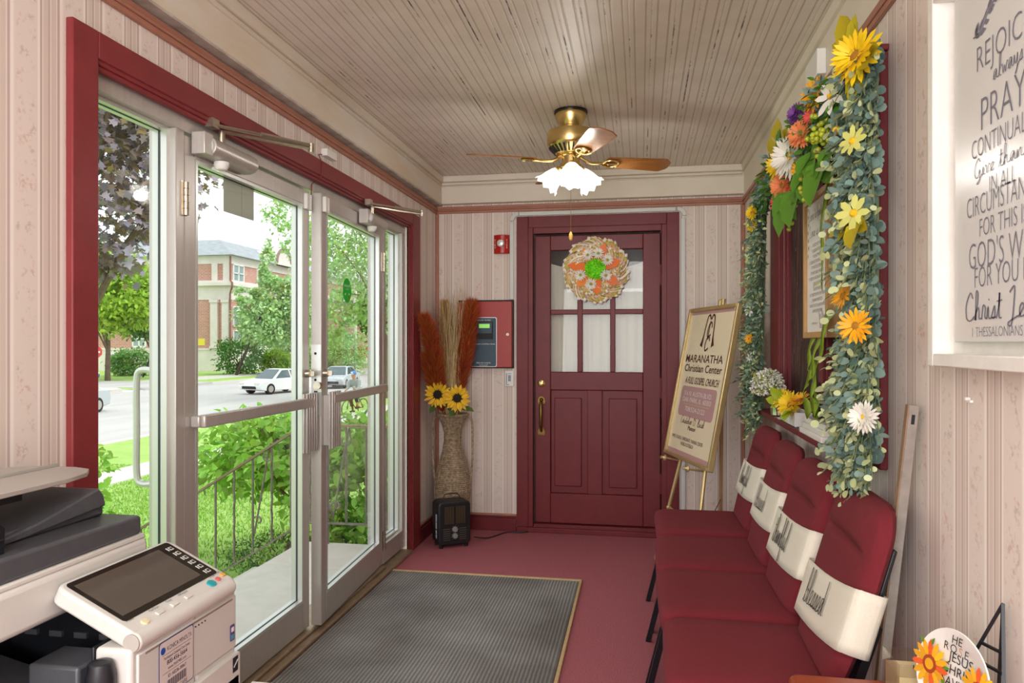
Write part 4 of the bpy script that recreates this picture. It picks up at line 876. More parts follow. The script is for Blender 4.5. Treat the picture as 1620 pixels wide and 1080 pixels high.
for lb, c, nn in (('left sunflower of the pair at the mouth of the wicker vase', (-1.337, 4.665, .985), (.25, -1, .12)), ('right sunflower of the pair at the mouth of the wicker vase', (-1.20, 4.66, .963), (.22, -1, .10))):
    r = thing('sunflower', lb, 'flower', c, 'sunflowers in the wicker vase'); flower(r, c, nn, .092, 17, M_pet, M_disk, .42)
    m = MB(); m.tube(smooth([V(c) - V(nn) * .006, V(c) + V((0, .06, -.05)), V((VX, VY - .06, .86)), (VX, VY, .75)], 5), .004, 6); m.build('stem', M_green, r)
    P = [V(c) + V((.02, .03, -.07)), V(c) + V((-.02, .04, -.06))]; leaves('leaf', P, [(.8, -.4, -.1), (-.3, -.5, -.6)], [(0, -.5, 1), (0, -1, .4)], np.array([.11, .09]), np.array([.06, .05]), T4, M_green, r)

# ------------------------------------------------------------------ wreath on the red door
WC = V((-.305, py - .03, 1.84))
r = thing('door_wreath', 'plaid mesh wreath with a lime centre and daisies on the red door', 'wreath', tuple(WC))
def plaid():
    m = bpy.data.materials.new('plaid_mesh'); nt = nodes(m); L = nt.links.new
    o = N(nt, 'OutputMaterial'); b = N(nt, 'BsdfPrincipled', i_Roughness=.5); tc = N(nt, 'TexCoord'); uv = N(nt, 'UVMap'); uv.uv_map = 'UVMap'
    sp = N(nt, 'SeparateXYZ'); L(uv.outputs[0], sp.inputs[0])
    def stripe(i, k, w):
        a = N(nt, 'Math', operation='MULTIPLY', i_1=k); L(sp.outputs[i], a.inputs[0]); f = N(nt, 'Math', operation='FRACT'); L(a.outputs[0], f.inputs[0]); g = N(nt, 'Math', operation='LESS_THAN', i_1=w); L(f.outputs[0], g.inputs[0]); return g.outputs[0], a.outputs[0]
    s1, _ = stripe(0, 24, .62); s2, _ = stripe(1, 6, .62); mxx = N(nt, 'Math', operation='MAXIMUM'); L(s1, mxx.inputs[0]); L(s2, mxx.inputs[1])
    wl, _ = stripe(0, 8, .16); w2, _ = stripe(1, 2, .15); wm = N(nt, 'Math', operation='MAXIMUM'); L(wl, wm.inputs[0]); L(w2, wm.inputs[1])
    ck, _ = stripe(0, 8, .5); c2, _ = stripe(1, 3, .5)
    a = N(nt, 'MixRGB'); a.inputs[1].default_value = hexc('#efb892'); a.inputs[2].default_value = hexc('#e6c2b2'); L(ck, a.inputs[0])
    a2 = N(nt, 'MixRGB'); a2.inputs[2].default_value = hexc('#cfba58'); L(c2, a2.inputs[0]); L(a.outputs[0], a2.inputs[1])
    a3 = N(nt, 'MixRGB'); a3.inputs[2].default_value = hexc('#f5ede4'); L(wm.outputs[0], a3.inputs[0]); L(a2.outputs[0], a3.inputs[1]); L(a3.outputs[0], b.inputs['Base Color'])
    t = N(nt, 'BsdfTransparent'); x = N(nt, 'MixShader'); al = N(nt, 'Math', operation='MAXIMUM'); L(mxx.outputs[0], al.inputs[0]); L(wm.outputs[0], al.inputs[1]); ag = N(nt, 'Math', operation='MAXIMUM', i_1=.55); L(al.outputs[0], ag.inputs[0]); L(ag.outputs[0], x.inputs[0]); L(t.outputs[0], x.inputs[1]); L(b.outputs[0], x.inputs[2]); L(x.outputs[0], o.inputs[0]); return m
M_plaid = plaid()
def plaid_ring(R0, R1, nrf, y0, y1, name, ph=0.0, amp=.02):
    nu, nv = 300, 14
    me = bpy.data.meshes.new(name); vs = []; uvs = []
    for j in range(nv + 1):
        v = j / nv
        for i in range(nu + 1):
            u = i / nu; a = 2 * PI * u; w = ((u * nrf + ph) % 1.0)
            rr = R0 + (R1 - R0) * v + (.020 * math.sin(PI * w) - .008 + .006 * math.sin(37 * a) + .005 * math.sin(61 * a)) * v
            yy = y0 + (y1 - y0) * v - amp * v * (w - .5) * 2 - .03 * math.sin(PI * v)
            vs.append((rr * math.cos(a + .75 * v * v), yy, rr * math.sin(a + .75 * v * v))); uvs.append((u * nrf * .5, v * 1.6))
    w = nu + 1; fs = [(j * w + i, j * w + i + 1, (j + 1) * w + i + 1, (j + 1) * w + i) for j in range(nv) for i in range(nu)]
    me.from_pydata(vs, [], fs); ul = me.uv_layers.new(name='UVMap')
    for lp in me.loops: ul.data[lp.index].uv = uvs[lp.vertex_index]
    me.materials.append(M_plaid); me.polygons.foreach_set('use_smooth', [True] * len(fs))
    o = bpy.data.objects.new(name, me); COL.objects.link(o); o.parent = r; OFF[o.name] = WC; return o
plaid_ring(.06, .222, 10, .012, .008, 'mesh_ruffle'); plaid_ring(.06, .17, 9, -.005, -.03, 'mesh_ruffle', .4)
M_org = mat('orange_mesh', '#ea7424', .5, island=.12)
P, Dn, Nn = [], [], []
for k in range(7):
    a = 2 * PI * k / 7 + .3; d = V((math.cos(a), 0, math.sin(a))); P.append(WC + d * .03 + V((0, -.045, 0))); Dn.append(d + V((0, -.12, 0))); Nn.append(V((.25 * math.sin(a * 3), -1, .25 * math.cos(a * 2))))
leaves('orange_ribbon', P, Dn, Nn, np.array([.155, .16, .14, .165, .15, .15, .165]), np.array([.15] * 7), TP, M_org, r)
M_lime = mat('lime_fabric', '#8df02a', .6, island=.15)
n = 420; k = np.arange(n); phi = np.arccos(1 - (k + .5) / n); th = PI * (1 + 5 ** .5) * k
hd = np.stack([np.sin(phi) * np.cos(th), -np.cos(phi), np.sin(phi) * np.sin(th)], 1); sc = np.array([.062, .032, .062])
Pn = np.array(tuple(WC)) + np.array([0, -.045, 0]) + hd * sc
m = MB(); m.ball((0, 0, 0), .06, 16, 10); m.v = [(WC.x + p[0], WC.y - .045 + p[1] * .5, WC.z + p[2]) for p in m.v]; ctr = m.build('lime_centre', M_lime, r)
leaves('lime_petals', Pn, hd + RNG.normal(0, .5, (n, 3)), RNG.normal(0, 1, (n, 3)), .016, .014, TR, M_lime, ctr)
M_dai = mat('daisy_white', '#f1efe6', .6, island=.06); M_eye = mat('daisy_eye', '#a59a26', .8, noise=.3, nscale=300)
for a, rr in ((118, .105), (78, .105), (35, .10), (-32, .085), (-105, .105), (-158, .105)):
    a = math.radians(a); c = WC + V((rr * math.cos(a), -.075, rr * math.sin(a))); flower(r, c, (.3 * math.cos(a), -1, .3 * math.sin(a) - .1),   .044, 15, M_dai, M_eye, .3, name='daisy', layers=2, diskname='daisy_eye', wid=.34)
# ------------------------------------------------------------------ interior window on the right wall
b = MB(); x0, x1 = XR - .024, XR
b.box(x0, x1, 2.19, wy0, .965, 2.15); b.box(x0, x1, wy1, 3.93, .955, 2.15); b.box(x0, x1, wy0, wy1, wz1, 2.15); b.box(x0 - .006, x1, 2.18, 3.94, 2.15, 2.168)
b.box(XR, XR + .12, wy0, wy0 + .012, wz0, wz1); b.box(XR, XR + .12, wy1 - .012, wy1, wz0, wz1); b.box(XR, XR + .12, wy0, wy1, wz1 - .012, wz1)
struct(b.build('trim_15', M_red, bev=.004))
b = MB(); b.box(XR - .075, XR + .1, 2.28, 4.03, .955, .98); b.box(XR - .02, XR, 2.36, 3.98, .93, .955); struct(b.build('trim_16', M_red, bev=.006))
def artglass():
    m = bpy.data.materials.new('textured_art_glass'); nt = nodes(m); L = nt.links.new
    o = N(nt, 'OutputMaterial'); b = N(nt, 'BsdfPrincipled', i_Roughness=.12); tc = N(nt, 'TexCoord')
    mp = N(nt, 'Mapping'); mp.inputs['Scale'].default_value = (1, 1, .12); L(tc.outputs['Object'], mp.inputs[0])
    n = N(nt, 'TexNoise', i_Scale=42.0, i_Detail=5.0, i_Roughness=.7); L(mp.outputs[0], n.inputs['Vector'])
    r = N(nt, 'ValToRGB'); e = r.color_ramp.elements; e[0].position = .36; e[0].color = hexc('#17130f'); e[1].position = .8; e[1].color = hexc('#8c8272'); q = e.new(.5); q.color = hexc('#3b3029'); q = e.new(.6); q.color = hexc('#574b40')
    L(n.outputs['Fac'], r.inputs[0])
    v = N(nt, 'TexVoronoi', i_Scale=16.0); L(tc.outputs['Object'], v.inputs['Vector']); th = N(nt, 'Math', operation='LESS_THAN', i_1=.16); L(v.outputs['Distance'], th.inputs[0])
    vm = N(nt, 'MixRGB'); vm.inputs[2].default_value = hexc('#5d7d8e'); sc = N(nt, 'Math', operation='MULTIPLY', i_1=.5); L(th.outputs[0], sc.inputs[0]); L(sc.outputs[0], vm.inputs[0]); L(r.outputs[0], vm.inputs[1])
    L(vm.outputs[0], b.inputs['Base Color']); bp = N(nt, 'Bump', i_Strength=.8, i_Distance=.01); L(n.outputs['Fac'], bp.inputs['Height']); L(bp.outputs[0], b.inputs['Normal']); L(b.outputs[0], o.inputs[0]); return m
M_art = artglass()
m = MB()
for a0, a1 in ((wy0, 2.94), (3.02, wy1)): m.box(XR + .028, XR + .036, a0 + .04, a1 - .035, wz0 + .05, wz1 - .05)
w3 = struct(m.build('window_3', M_art))
m = MB(); sx0, sx1 = XR + .012, XR + .05
for a0, a1 in ((wy0, 2.955), (3.005, wy1)):
    m.box(sx0, sx1, a0 + .012, a0 + .055, wz0, wz1); m.box(sx0, sx1, a1 - .034, a1 - .01, wz0, wz1); m.box(sx0, sx1, a0 + .055, a1 - .034, wz0, wz0 + .06); m.box(sx0, sx1, a0 + .055, a1 - .034, wz1 - .06, wz1)
m.box(sx0 - .01, sx1 + .01, 2.945, 3.015, wz0, wz1); m.build('window_frame', M_red, w3, bev=.003)
b = MB(); b.box(XR + .115, XR + .12, wy0, wy1, wz0, wz1); struct(b.build('wall_behind_window', mat('dim_back', '#2a2522', .9)))

# framed verse hanging in the window
M_oak = mat('natural_wood', '#c39b66', .5, col2='#b38854', nscale=10, stretch=(8, 8, 1.2))
FY0, FY1, FZ0, FZ1 = 2.62, 2.985, 1.345, 1.875; fx0, fx1 = XR - .062, XR - .008
r = thing('wood_framed_verse', 'natural wood framed verse print hanging inside the red window frame', 'picture', (fx1, 2.8, FZ0))
m = MB(); t = .022
m.frame_x(fx0, fx1, FY0, FY1, FZ0, FZ1, t)
m.build('frame', M_oak, r, bev=.002)
m = MB(); m.box(fx0 + .012, fx0 + .016, FY0 + t, FY1 - t, FZ0 + t, FZ1 - t); m.build('print', mat('white_print', '#e7e3de', .6), r)
m = MB(); yc, xx = (FY0 + FY1) / 2, fx0 + .0112; XD, ZD = V((0, -1, 0)), V((0, 0, 1))
M_tau = mat('taupe_ink', '#8d7f78', .7); m.hand('Love is patient', .020, (xx, yc, 1.79), XD, ZD, .0022, fit=.27); m.build('lettering', M_tau, r); m = MB(); m.hand('Love is kind', .020, (xx, yc, 1.725), XD, ZD, .0022, fit=.25); m.build('lettering', M_tau, r); m = MB()
for k, s in enumerate(('IT DOES NOT ENVY', 'IT DOES NOT BOAST', 'IT IS NOT PROUD', 'IT DOES NOT DISHONOR OTHERS', 'IT IS NOT SELF SEEKING', 'IT IS NOT EASILY ANGERED', 'IT KEEPS NO RECORD OF WRONGS', 'LOVE DOES NOT', 'DELIGHT IN EVIL', 'BUT REJOICES WITH THE TRUTH', 'IT ALWAYS PROTECTS', 'ALWAYS TRUSTS ALWAYS HOPES', 'ALWAYS PERSEVERES')):
    m2 = MB(); m2.text(s, .0165, (xx, yc, 1.686 - .0205 * k), XD, ZD, sx=.95); m2.build('lettering', M_tau, r)
m.text('1 CORINTHIANS 13', .011, (xx, yc + .04, 1.396), XD, ZD); m.build('lettering', M_tau, r); m = MB()
for k in range(5):
    p = V((xx, yc - .09 + .012 * k, 1.38)); m.tube([p, p + V((0, (k - 2) * .006, .05 + .01 * (k % 3)))], .001, 4)
for k in range(7): p = V((xx, FY1 - .035 - .005 * (k % 3), 1.83 - .03 * k)); m.add([p, p + V((0, -.008, .010)), p + V((0, -.002, .02)), p + V((0, .006, .010))], [(0, 1, 2, 3)])
m.build('leaf_print', M_tau, r)

# green ribbon below the picture
M_rib = mat('lime_ribbon', '#a6c43a', .4, noise=.12, nscale=50, trans=.45)
m = MB()
def strip(pts, wd):
    P = smooth(pts, 6); vs = []
    for i, p in enumerate(P):
        d = (P[min(i + 1, len(P) - 1)] - P[max(i - 1, 0)]).normalized(); sdd = d.cross(V((-1, 0, .2))).normalized() * (1.5 * wd * (.55 + .45 * math.sin(i * .45)))
        vs += [p + sdd, p - sdd + V((.006 * math.sin(i), 0, 0))]
    m.add(vs, [(2 * i, 2 * i + 1, 2 * i + 3, 2 * i + 2) for i in range(len(P) - 1)])
rx = XR - .07
strip([(rx + .02, 2.86, 1.36), (rx, 2.84, 1.28), (rx - .01, 2.79, 1.22), (rx, 2.72, 1.25)], .022)
strip([(rx, 2.75, 1.25), (rx - .01, 2.80, 1.20), (rx - .015, 2.85, 1.13), (rx, 2.82, 1.06)], .026)
strip([(rx + .02, 2.74, 1.36), (rx - .01, 2.735, 1.26), (rx - .012, 2.70, 1.16), (rx - .01, 2.66, 1.06)], .020)
strip([(rx, 2.56, 1.44), (rx - .02, 2.555, 1.33), (rx - .03, 2.60, 1.22), (rx - .03, 2.655, 1.14), (rx - .02, 2.62, 1.05)], .024)
strip([(rx - .02, 2.66, 1.09), (rx - .03, 2.60, 1.10), (rx - .03, 2.54, 1.13)], .018)
strip([(rx, 2.57, 1.86), (rx - .02, 2.56, 1.7), (rx - .02, 2.55, 1.5)], .016)
o = m.build('sheer_ribbon', M_rib, off=(rx, 2.7, 1.05)); o.modifiers.new('s', 'SOLIDIFY').thickness = .0015; tag(o, 'sheer lime green ribbon hanging below the framed verse', 'ribbon')

# ------------------------------------------------------------------ garlands
M_euc = mat('eucalyptus_leaf', '#8ba39a', .6, island=.28, col2='#6b8a7d', trans=.12); M_euc2 = mat('pale_eucalyptus_tip', '#b9c58c', .6, island=.2, col2='#cdd5a6', trans=.15)
M_ivy = mat('boxwood_leaf', '#6b8c70', .55, island=.3, col2='#9bb5a0', trans=.1); M_lf = mat('bright_leaf', '#568a22', .75, island=.22, trans=.2); M_olv = mat('olive_leaf', '#b3a61c', .5, island=.2, trans=.2)
M_yel = mat('petal_yellow', '#f9d61e', .55, island=.12, trans=.2); M_ora = mat('petal_orange', '#f7b41c', .55, island=.12, trans=.2); M_wht = mat('petal_white', '#efece2', .6, island=.06, trans=.15); M_peach = mat('petal_peach', '#f2935c', .55, island=.12, trans=.2); M_pale = mat('petal_pale_green', '#dbdc7c', .55, island=.1, trans=.2); M_pink = mat('petal_coral', '#e0504e', .55, island=.12); M_pur = mat('petal_purple', '#7a3f96', .6, island=.15)
M_eyeb = mat('flower_eye_brown', '#9a6a1c', .9, noise=.4, nscale=300); M_eyey = mat('flower_eye_yellow', '#e3b71c', .8, noise=.2, nscale=300); M_berry = mat('lime_berry', '#a9b52a', .35, island=.15)
M_stem = mat('garland_stem', '#6f7f5a', .7)
def garland(root, path, widths, sprays, leaf, tip, tpl, Ls, reach, down=.6, pal=(M_euc, M_euc2), tipfrac=.25, seed=1):
    rg = np.random.default_rng(seed); C = smooth(path, 8); C = [tuple(p) for p in C]; n = len(C); P, Dn, Nn, Ln, mi = [], [], [], [], []; m = MB()
    m.tube(C, .006, 6)
    for k in range(sprays):
        t = rg.uniform(0, n - 1.001); i = int(t); q = t - i; c = np.array(C[i]) * (1 - q) + np.array(C[i + 1]) * q; wd = np.interp(t / (n - 1), np.linspace(0, 1, len(widths)), widths)
        a = rg.uniform(-1, 1); out = np.array([-rg.uniform(.25, 1.0), a, rg.uniform(-1.0, .55) - down * .6]); out /= np.linalg.norm(out); Lg = wd * rg.uniform(.6, 1.15) * reach
        e = c + out * Lg * np.array([.8, 1, 1]) + np.array([0, 0, -down * .35 * Lg]); e[0] = min(e[0], XR - .03)
        nl = rg.integers(7, 12); cr = rg.random() < tipfrac
        m.tube([tuple(c), tuple((c + e) / 2 + np.array([-.01, 0, .012])), tuple(e)], .0016, 4)
        for j in range(nl):
            f = (j + 1) / nl; p = c * (1 - f) + e * f + np.array([-.01, 0, .012]) * 4 * f * (1 - f); az = j * 2.4 + k; per = rg.normal(0, 1, 3); d = out * .55 + per * .6 + np.array([-.25, 0, -.15]); d /= np.linalg.norm(d)
            lg = Ls * rg.uniform(.7, 1.15) * (1 - .35 * f)
            if p[0] + d[0] * lg > XR - .006: d[0] = -abs(d[0])
            P.append(p); Dn.append(d); Nn.append(np.array([-1, rg.normal(0, .6), .55 + rg.normal(0, .5)])); Ln.append(lg); mi.append(1 if (cr and f > .3) or f > .93 else 0)
    m.build('stem', M_stem, root)
    leaves('leaves', P, Dn, Nn, np.array(Ln), np.array(Ln) * (.82 if tpl is TR else .5), tpl, list(pal), root, mi=np.array(mi))
def blooms(root, lst):
    for (c, n, R, kind) in lst:
        mt, eye, npet, wd, dk, ly = {'y': (M_yel, M_eyeb, 17, .42, .3, 3), 'o': (M_ora, M_eyeb, 16, .40, .28, 2), 'w': (M_wht, M_eyey, 20, .36, .22, 3), 'c': (M_wht, M_eyey, 7, .62, .16, 1), 'p': (M_peach, M_eyeb, 24, .36, .3, 3), 'g': (M_pale, M_eyey, 8, .75, .22, 1), 'r': (M_pink, None, 18, .36, .25, 2), 'v': (M_pur, None, 22, .34, .2, 4)}[kind]
        flower(root, c, n, R, npet, mt, eye, dk, name={'y': 'sunflower', 'o': 'orange_flower', 'w': 'white_flower', 'c': 'white_cosmos', 'p': 'peach_gerbera', 'g': 'pale_green_flower', 'r': 'coral_flower', 'v': 'purple_flower'}[kind], layers=ly, wid=wd, diskname='flower_eye')
def bigleaf(root, lst, mt, name='broad_leaf'):
    for c, d, n, l, w in lst:
        d, n = V(d).normalized(), V(n).normalized(); s = n.cross(d).normalized(); P, Dn, Nn, Ln = [], [], [], []
        for k, (t, f) in enumerate(((0, 1), (.75, .72), (-.75, .72))):
            P.append(tuple(V(c) + n * .002 * k)); Dn.append(tuple(d + s * t + n * random.uniform(0, .25))); Nn.append(tuple(n)); Ln.append(l * f)
        leaves(name, P, Dn, Nn, np.array(Ln), np.array(Ln) * .62, T4, mt, root)
GRP = 'flower garlands around the red window'
r = thing('eucalyptus_garland', 'long eucalyptus garland hanging down the near side of the red window', 'garland', (XR, 2.36, 1.5), GRP)
garland(r, [(XR - .045, 2.13, 2.16), (XR - .055, 2.12, 1.95), (XR - .055, 2.11, 1.7), (XR - .055, 2.11, 1.42), (XR - .055, 2.11, 1.2), (XR - .05, 2.15, 1.03)], [.17, .155, .155, .155, .175, .15], 680, 0, 0, TR, .037, 1.0, down=.9, seed=11)
blooms(r, [((0.575, 2.055, 2.085), (-.75, -.62, .12), .075, 'y'), ((0.550, 2.015, 1.852), (-.8, -.55, .2), .045, 'g'), ((0.550, 2.005, 1.662), (-.75, -.62, .1), .05, 'g'), ((0.545, 2.135, 1.727), (-.9, .3, .1), .045, 'c'), ((0.545, 1.965, 1.367), (-.7, -.7, .1), .048, 'o'), ((0.550, 2.095, 1.452), (-.9, -.2, .3), .042, 'o'), ((0.560, 1.945, 1.137), (-.75, -.6, .1), .045, 'w')])
bigleaf(r, [((.585, 2.12, 2.13), (-.2, .35, .9), (-.9, -.4, .1), .13, .11), ((.59, 2.02, 2.08), (-.1, -.55, -.5), (-.9, -.4, .1), .10, .08), ((.585, 2.07, 2.05), (-.2, .1, -.9), (-.9, -.4, .1), .09, .07), ((.56, 2.06, 1.66), (-.2, .6, -.3), (-.9, -.4, .4), .10, .09), ((.56, 2.0, 1.64), (-.2, -.4, -.7), (-.9, -.4, .1), .10, .08)], M_olv)
r = thing('boxwood_garland', 'slim dark green garland hanging down the far side of the red window', 'garland', (XR, 4.0, 1.4), GRP)
garland(r, [(XR - .05, 3.90, 2.06), (XR - .05, 3.94, 1.8), (XR - .05, 3.97, 1.5), (XR - .05, 4.00, 1.2), (XR - .05, 4.00, .97)], [.14, .165, .17, .18, .16], 380, 0, 0, T4, .044, .95, down=.8, pal=(M_ivy, M_euc2), tipfrac=.12, seed=12)
blooms(r, [((.565, 3.93, 1.50), (-.8, -.5, .1), .036, 'c'), ((.56, 4.02, 1.36), (-.9, -.3, 0), .030, 'o'), ((.56, 3.90, 1.35), (-.8, -.6, .1), .030, 'o'), ((.57, 3.96, 1.25), (-.8, -.5, .2), .03, 'c'), ((.57, 3.86, 1.93), (-.8, -.5, .1), .035, 'y'), ((.57, 4.0, 1.63), (-.8, -.5, .1), .025, 'o'), ((.57, 3.98, 1.76), (-.8, -.5, .1), .03, 'g'), ((.565, 3.82, 1.99), (-.8, -.5, .1), .04, 'y')])
r = thing('floral_swag', 'bright mixed flower swag across the top of the red window', 'garland', (XR, 3.0, 2.1), GRP)
garland(r, [(XR - .06, 2.26, 2.08), (XR - .08, 2.5, 2.06), (XR - .08, 2.8, 2.03), (XR - .07, 3.2, 2.08), (XR - .06, 3.55, 2.08), (XR - .05, 3.85, 2.04)], [.13, .12, .13, .12, .10, .09], 330, 0, 0, T4, .050, 1.0, down=.1, pal=(M_euc, M_lf), tipfrac=.3, seed=13)
blooms(r, [((0.535, 2.690, 1.985), (-.85, -.5, .05), .085, 'w'), ((0.530, 2.520, 2.015), (-.7, -.7, .1), .052, 'p'), ((0.535, 2.860, 1.920), (-.75, -.6, .0), .055, 'p'), ((0.550, 2.410, 2.110), (-.8, -.5, .1), .058, 'o'), ((0.550, 2.990, 2.030), (-.8, -.5, .1), .066, 'y'), ((0.560, 3.050, 1.955), (-.8, -.5, .0), .045, 'y'), ((0.550, 2.620, 1.920), (-.8, -.5, -.1), .042, 'o'), ((0.550, 2.640, 2.115), (-.8, -.4, .2), .05, 'v'), ((0.545, 2.450, 2.055), (-.8, -.5, .1), .032, 'r'), ((0.555, 3.070, 1.895), (-.8, -.5, 0), .04, 'r'), ((0.545, 2.210, 2.035), (-.8, -.5, .1), .06, 'c'), ((0.550, 2.160, 1.925), (-.9, .2, .1), .06, 'c'), ((0.565, 2.240, 2.075), (-.8, -.5, .1), .025, 'y'), ((0.560, 2.940, 1.855), (-.8, -.4, 0), .03, 'c')])
bigleaf(r, [((0.550, 2.570, 1.915), (-.1, -.2, -.9), (-.9, -.4, .1), .13, .07), ((0.545, 2.470, 1.945), (-.1, -.5, -.6), (-.9, -.5, .1), .13, .10), ((0.545, 2.810, 1.885), (-.1, .2, -.9), (-.9, -.4, .1), .17, .15), ((0.545, 2.690, 1.875), (-.1, -.3, -.8), (-.9, -.4, .1), .17, .15), ((0.545, 2.910, 2.045), (-.1, -.6, .3), (-.9, -.4, .2), .15, .10), ((0.550, 2.910, 1.955), (-.1, .5, -.4), (-.9, -.4, .1), .11, .08), ((0.560, 2.310, 1.915), (-.1, -.3, -.7), (-.9, -.4, .1), .08, .05), ((0.560, 2.390, 1.895), (-.1, -.1, -.9), (-.9, -.4, .1), .16, .04)], M_lf)
bigleaf(r, [((0.550, 2.990, 2.075), (-.1, .1, .95), (-.9, -.4, .1), .15, .12), ((0.560, 3.090, 1.985), (-.1, .5, .5), (-.9, -.4, .1), .10, .08)], M_olv)
for c0, cnt, sp in (((.545, 2.36, 1.96), 46, (.02, .06, .045)), ((.54, 2.50, 1.86), 30, (.02, .035, .06)), ((.545, 2.86, 1.83), 34, (.02, .03, .06))):
    m = MB()
    for k in range(cnt): m.ball((c0[0] + random.gauss(0, sp[0] * .6), c0[1] + random.gauss(0, sp[1] * .6), c0[2] + random.gauss(0, sp[2] * .6)), .0085, 8, 6)
    m.build('berry_cluster', M_berry, r)

# ------------------------------------------------------------------ things on the sill
SZ = .98; sx = XR - .035
r = thing('flower_can', 'silver can of baby\'s breath at the far end of the window sill', 'flower pot', (sx, 3.62, SZ))
m = MB(); m.lathe([(.036, 0), (.040, .005), (.044, .085), (.047, .09), (.044, .09), (.04, .075)], (sx, 3.62, SZ), (0, 0, 1), 24); m.build('can', mat('polished_tin', '#c9c9c6', .12, 1.0), r)
n = 1300; ph_ = RNG.uniform(0, 2 * PI, n); cz = RNG.uniform(-.25, 1, n); rr = RNG.uniform(.75, 1.05, n); q = np.stack([np.cos(ph_) * np.sqrt(1 - cz ** 2) * .075, np.sin(ph_) * np.sqrt(1 - cz ** 2) * .165, cz * .09], 1) * rr[:, None] + np.array([sx - .05, 3.62, SZ + .13])
q[:, 0] = np.minimum(q[:, 0], XR - .03)
leaves('white_blossoms', q, RNG.normal(0, 1, (n, 3)), RNG.normal(0, 1, (n, 3)),   .0105, .009, TR, M_wht, r)
n = 700; q2 = q[:n] * .0 + np.array([sx - .05, 3.62, SZ + .12]) + (q[:n] - np.array([sx - .05, 3.62, SZ + .12])) * RNG.uniform(.3, .92, n)[:, None]; leaves('greens', q2, RNG.normal(0, 1, (n, 3)) + np.array([0, 0, .8]), RNG.normal(0, 1, (n, 3)), .036, .010, T4, mat('lime_sprig', '#93a02c', .5, island=.25, trans=.2), r)
r = thing('white_planter_box', 'white printed planter box with yellow flowers on the window sill', 'planter', (sx, 3.25, SZ))
m = MB(); bx0, bx1, b0, b1 = sx - .035, sx + .035, 3.10, 3.40; t = .006
for (a, b_, c, d) in ((bx0, bx0 + t, b0, b1), (bx1 - t, bx1, b0, b1), (bx0 + t, bx1 - t, b0, b0 + t), (bx0 + t, bx1 - t, b1 - t, b1)): m.box(a, b_, c, d, SZ, SZ + .062)
m.box(bx0, bx1, b0, b1, SZ, SZ + .006); m.build('box', mat('whitewashed_wood', '#dcdcd8', .6, noise=.06, nscale=30), r, bev=.001)
m = MB()
for k in range(4): m.box(bx0 - .0008, bx0, b0 + .02 + .07 * k, b0 + .021 + .07 * k, SZ + .008, SZ + .055)
for k in range(3): m.text('&', .026, (bx0 - .001, b0 + .055 + .085 * k, SZ + .028), XD, ZD)
m.build('printing', mat('grey_print', '#a9a8a4', .7), r)
blooms(r, [((sx - .035, 3.16, SZ + .085), (-.8, -.5, .4), .062, 'y'), ((sx - .03, 3.34, SZ + .095), (-.6, -.4, .7), .055, 'y'), ((sx - .02, 3.07, SZ + .11), (-.4, -.2, .9), .05, 'o')])
bigleaf(r, [((sx - .04, 3.12, SZ + .07), (-.4, -.6, -.35), (-.6, 0, .8), .09, .06), ((sx - .04, 3.29, SZ + .10), (-.5, .1, .5), (-.8, -.4, .4), .08, .06), ((sx - .03, 3.38, SZ + .08), (-.5, .4, .1), (-.8, -.4, .4), .08, .06)], mat('lime_leaf', '#a2b81f', .5, island=.15, trans=.2))
r = thing('white_block_stand', 'white stepped block with black wire letters on the window sill', 'ornament', (sx, 2.80, SZ))
m = MB(); m.box(sx - .045, sx + .045, 2.62, 2.965, SZ, SZ + .022); m.box(sx - .038, sx + .045, 2.625, 2.955, SZ + .022, SZ + .042); m.box(sx - .028, sx + .045, 2.63, 2.945, SZ + .042, SZ + .062); m.build('stand', M_white, r, bev=.004)
m = MB()
for k in range(16):
    y = 2.65 + .018 * k; h = .05 + .045 * ((k * 7) % 5) / 5; m.bar((sx, y, SZ + .06), (sx - .004, y + .004 * ((k % 3) - 1), SZ + .062 + h), .004, .003)
for k in range(5): y = 2.66 + .055 * k; m.tube([(sx, y + .016 * math.cos(a), SZ + .085 + .018 * math.sin(a)) for a in [2 * PI * i / 14 for i in range(14)]], .0022, 5, closed=True)
for y in (2.84, 2.865): m.bar((sx, y, SZ + .06), (sx, y - .01, SZ + .20), .004, .003)
m.bar((sx, 2.64, SZ + .066), (sx, 2.94, SZ + .066), .004, .005); m.build('wire_letters', M_blackm, r)
r = thing('sill_candle', 'small yellow candle half hidden behind the near garland on the sill', 'candle', (sx, 2.545, SZ))
m = MB(); m.lathe([(.033, 0), (.034, .004), (.034, .07), (.030, .072), (.028, .062), (.002, .060)], (sx, 2.545, SZ), (0, 0, 1), 20); m.build('wax', mat('yellow_wax', '#dcc07c', .5, trans=.2), r)
m = MB(); m.tube([(sx, 2.545, SZ + .06), (sx + .002, 2.545, SZ + .078)], .001, 5); m.build('wick', M_ink, r)

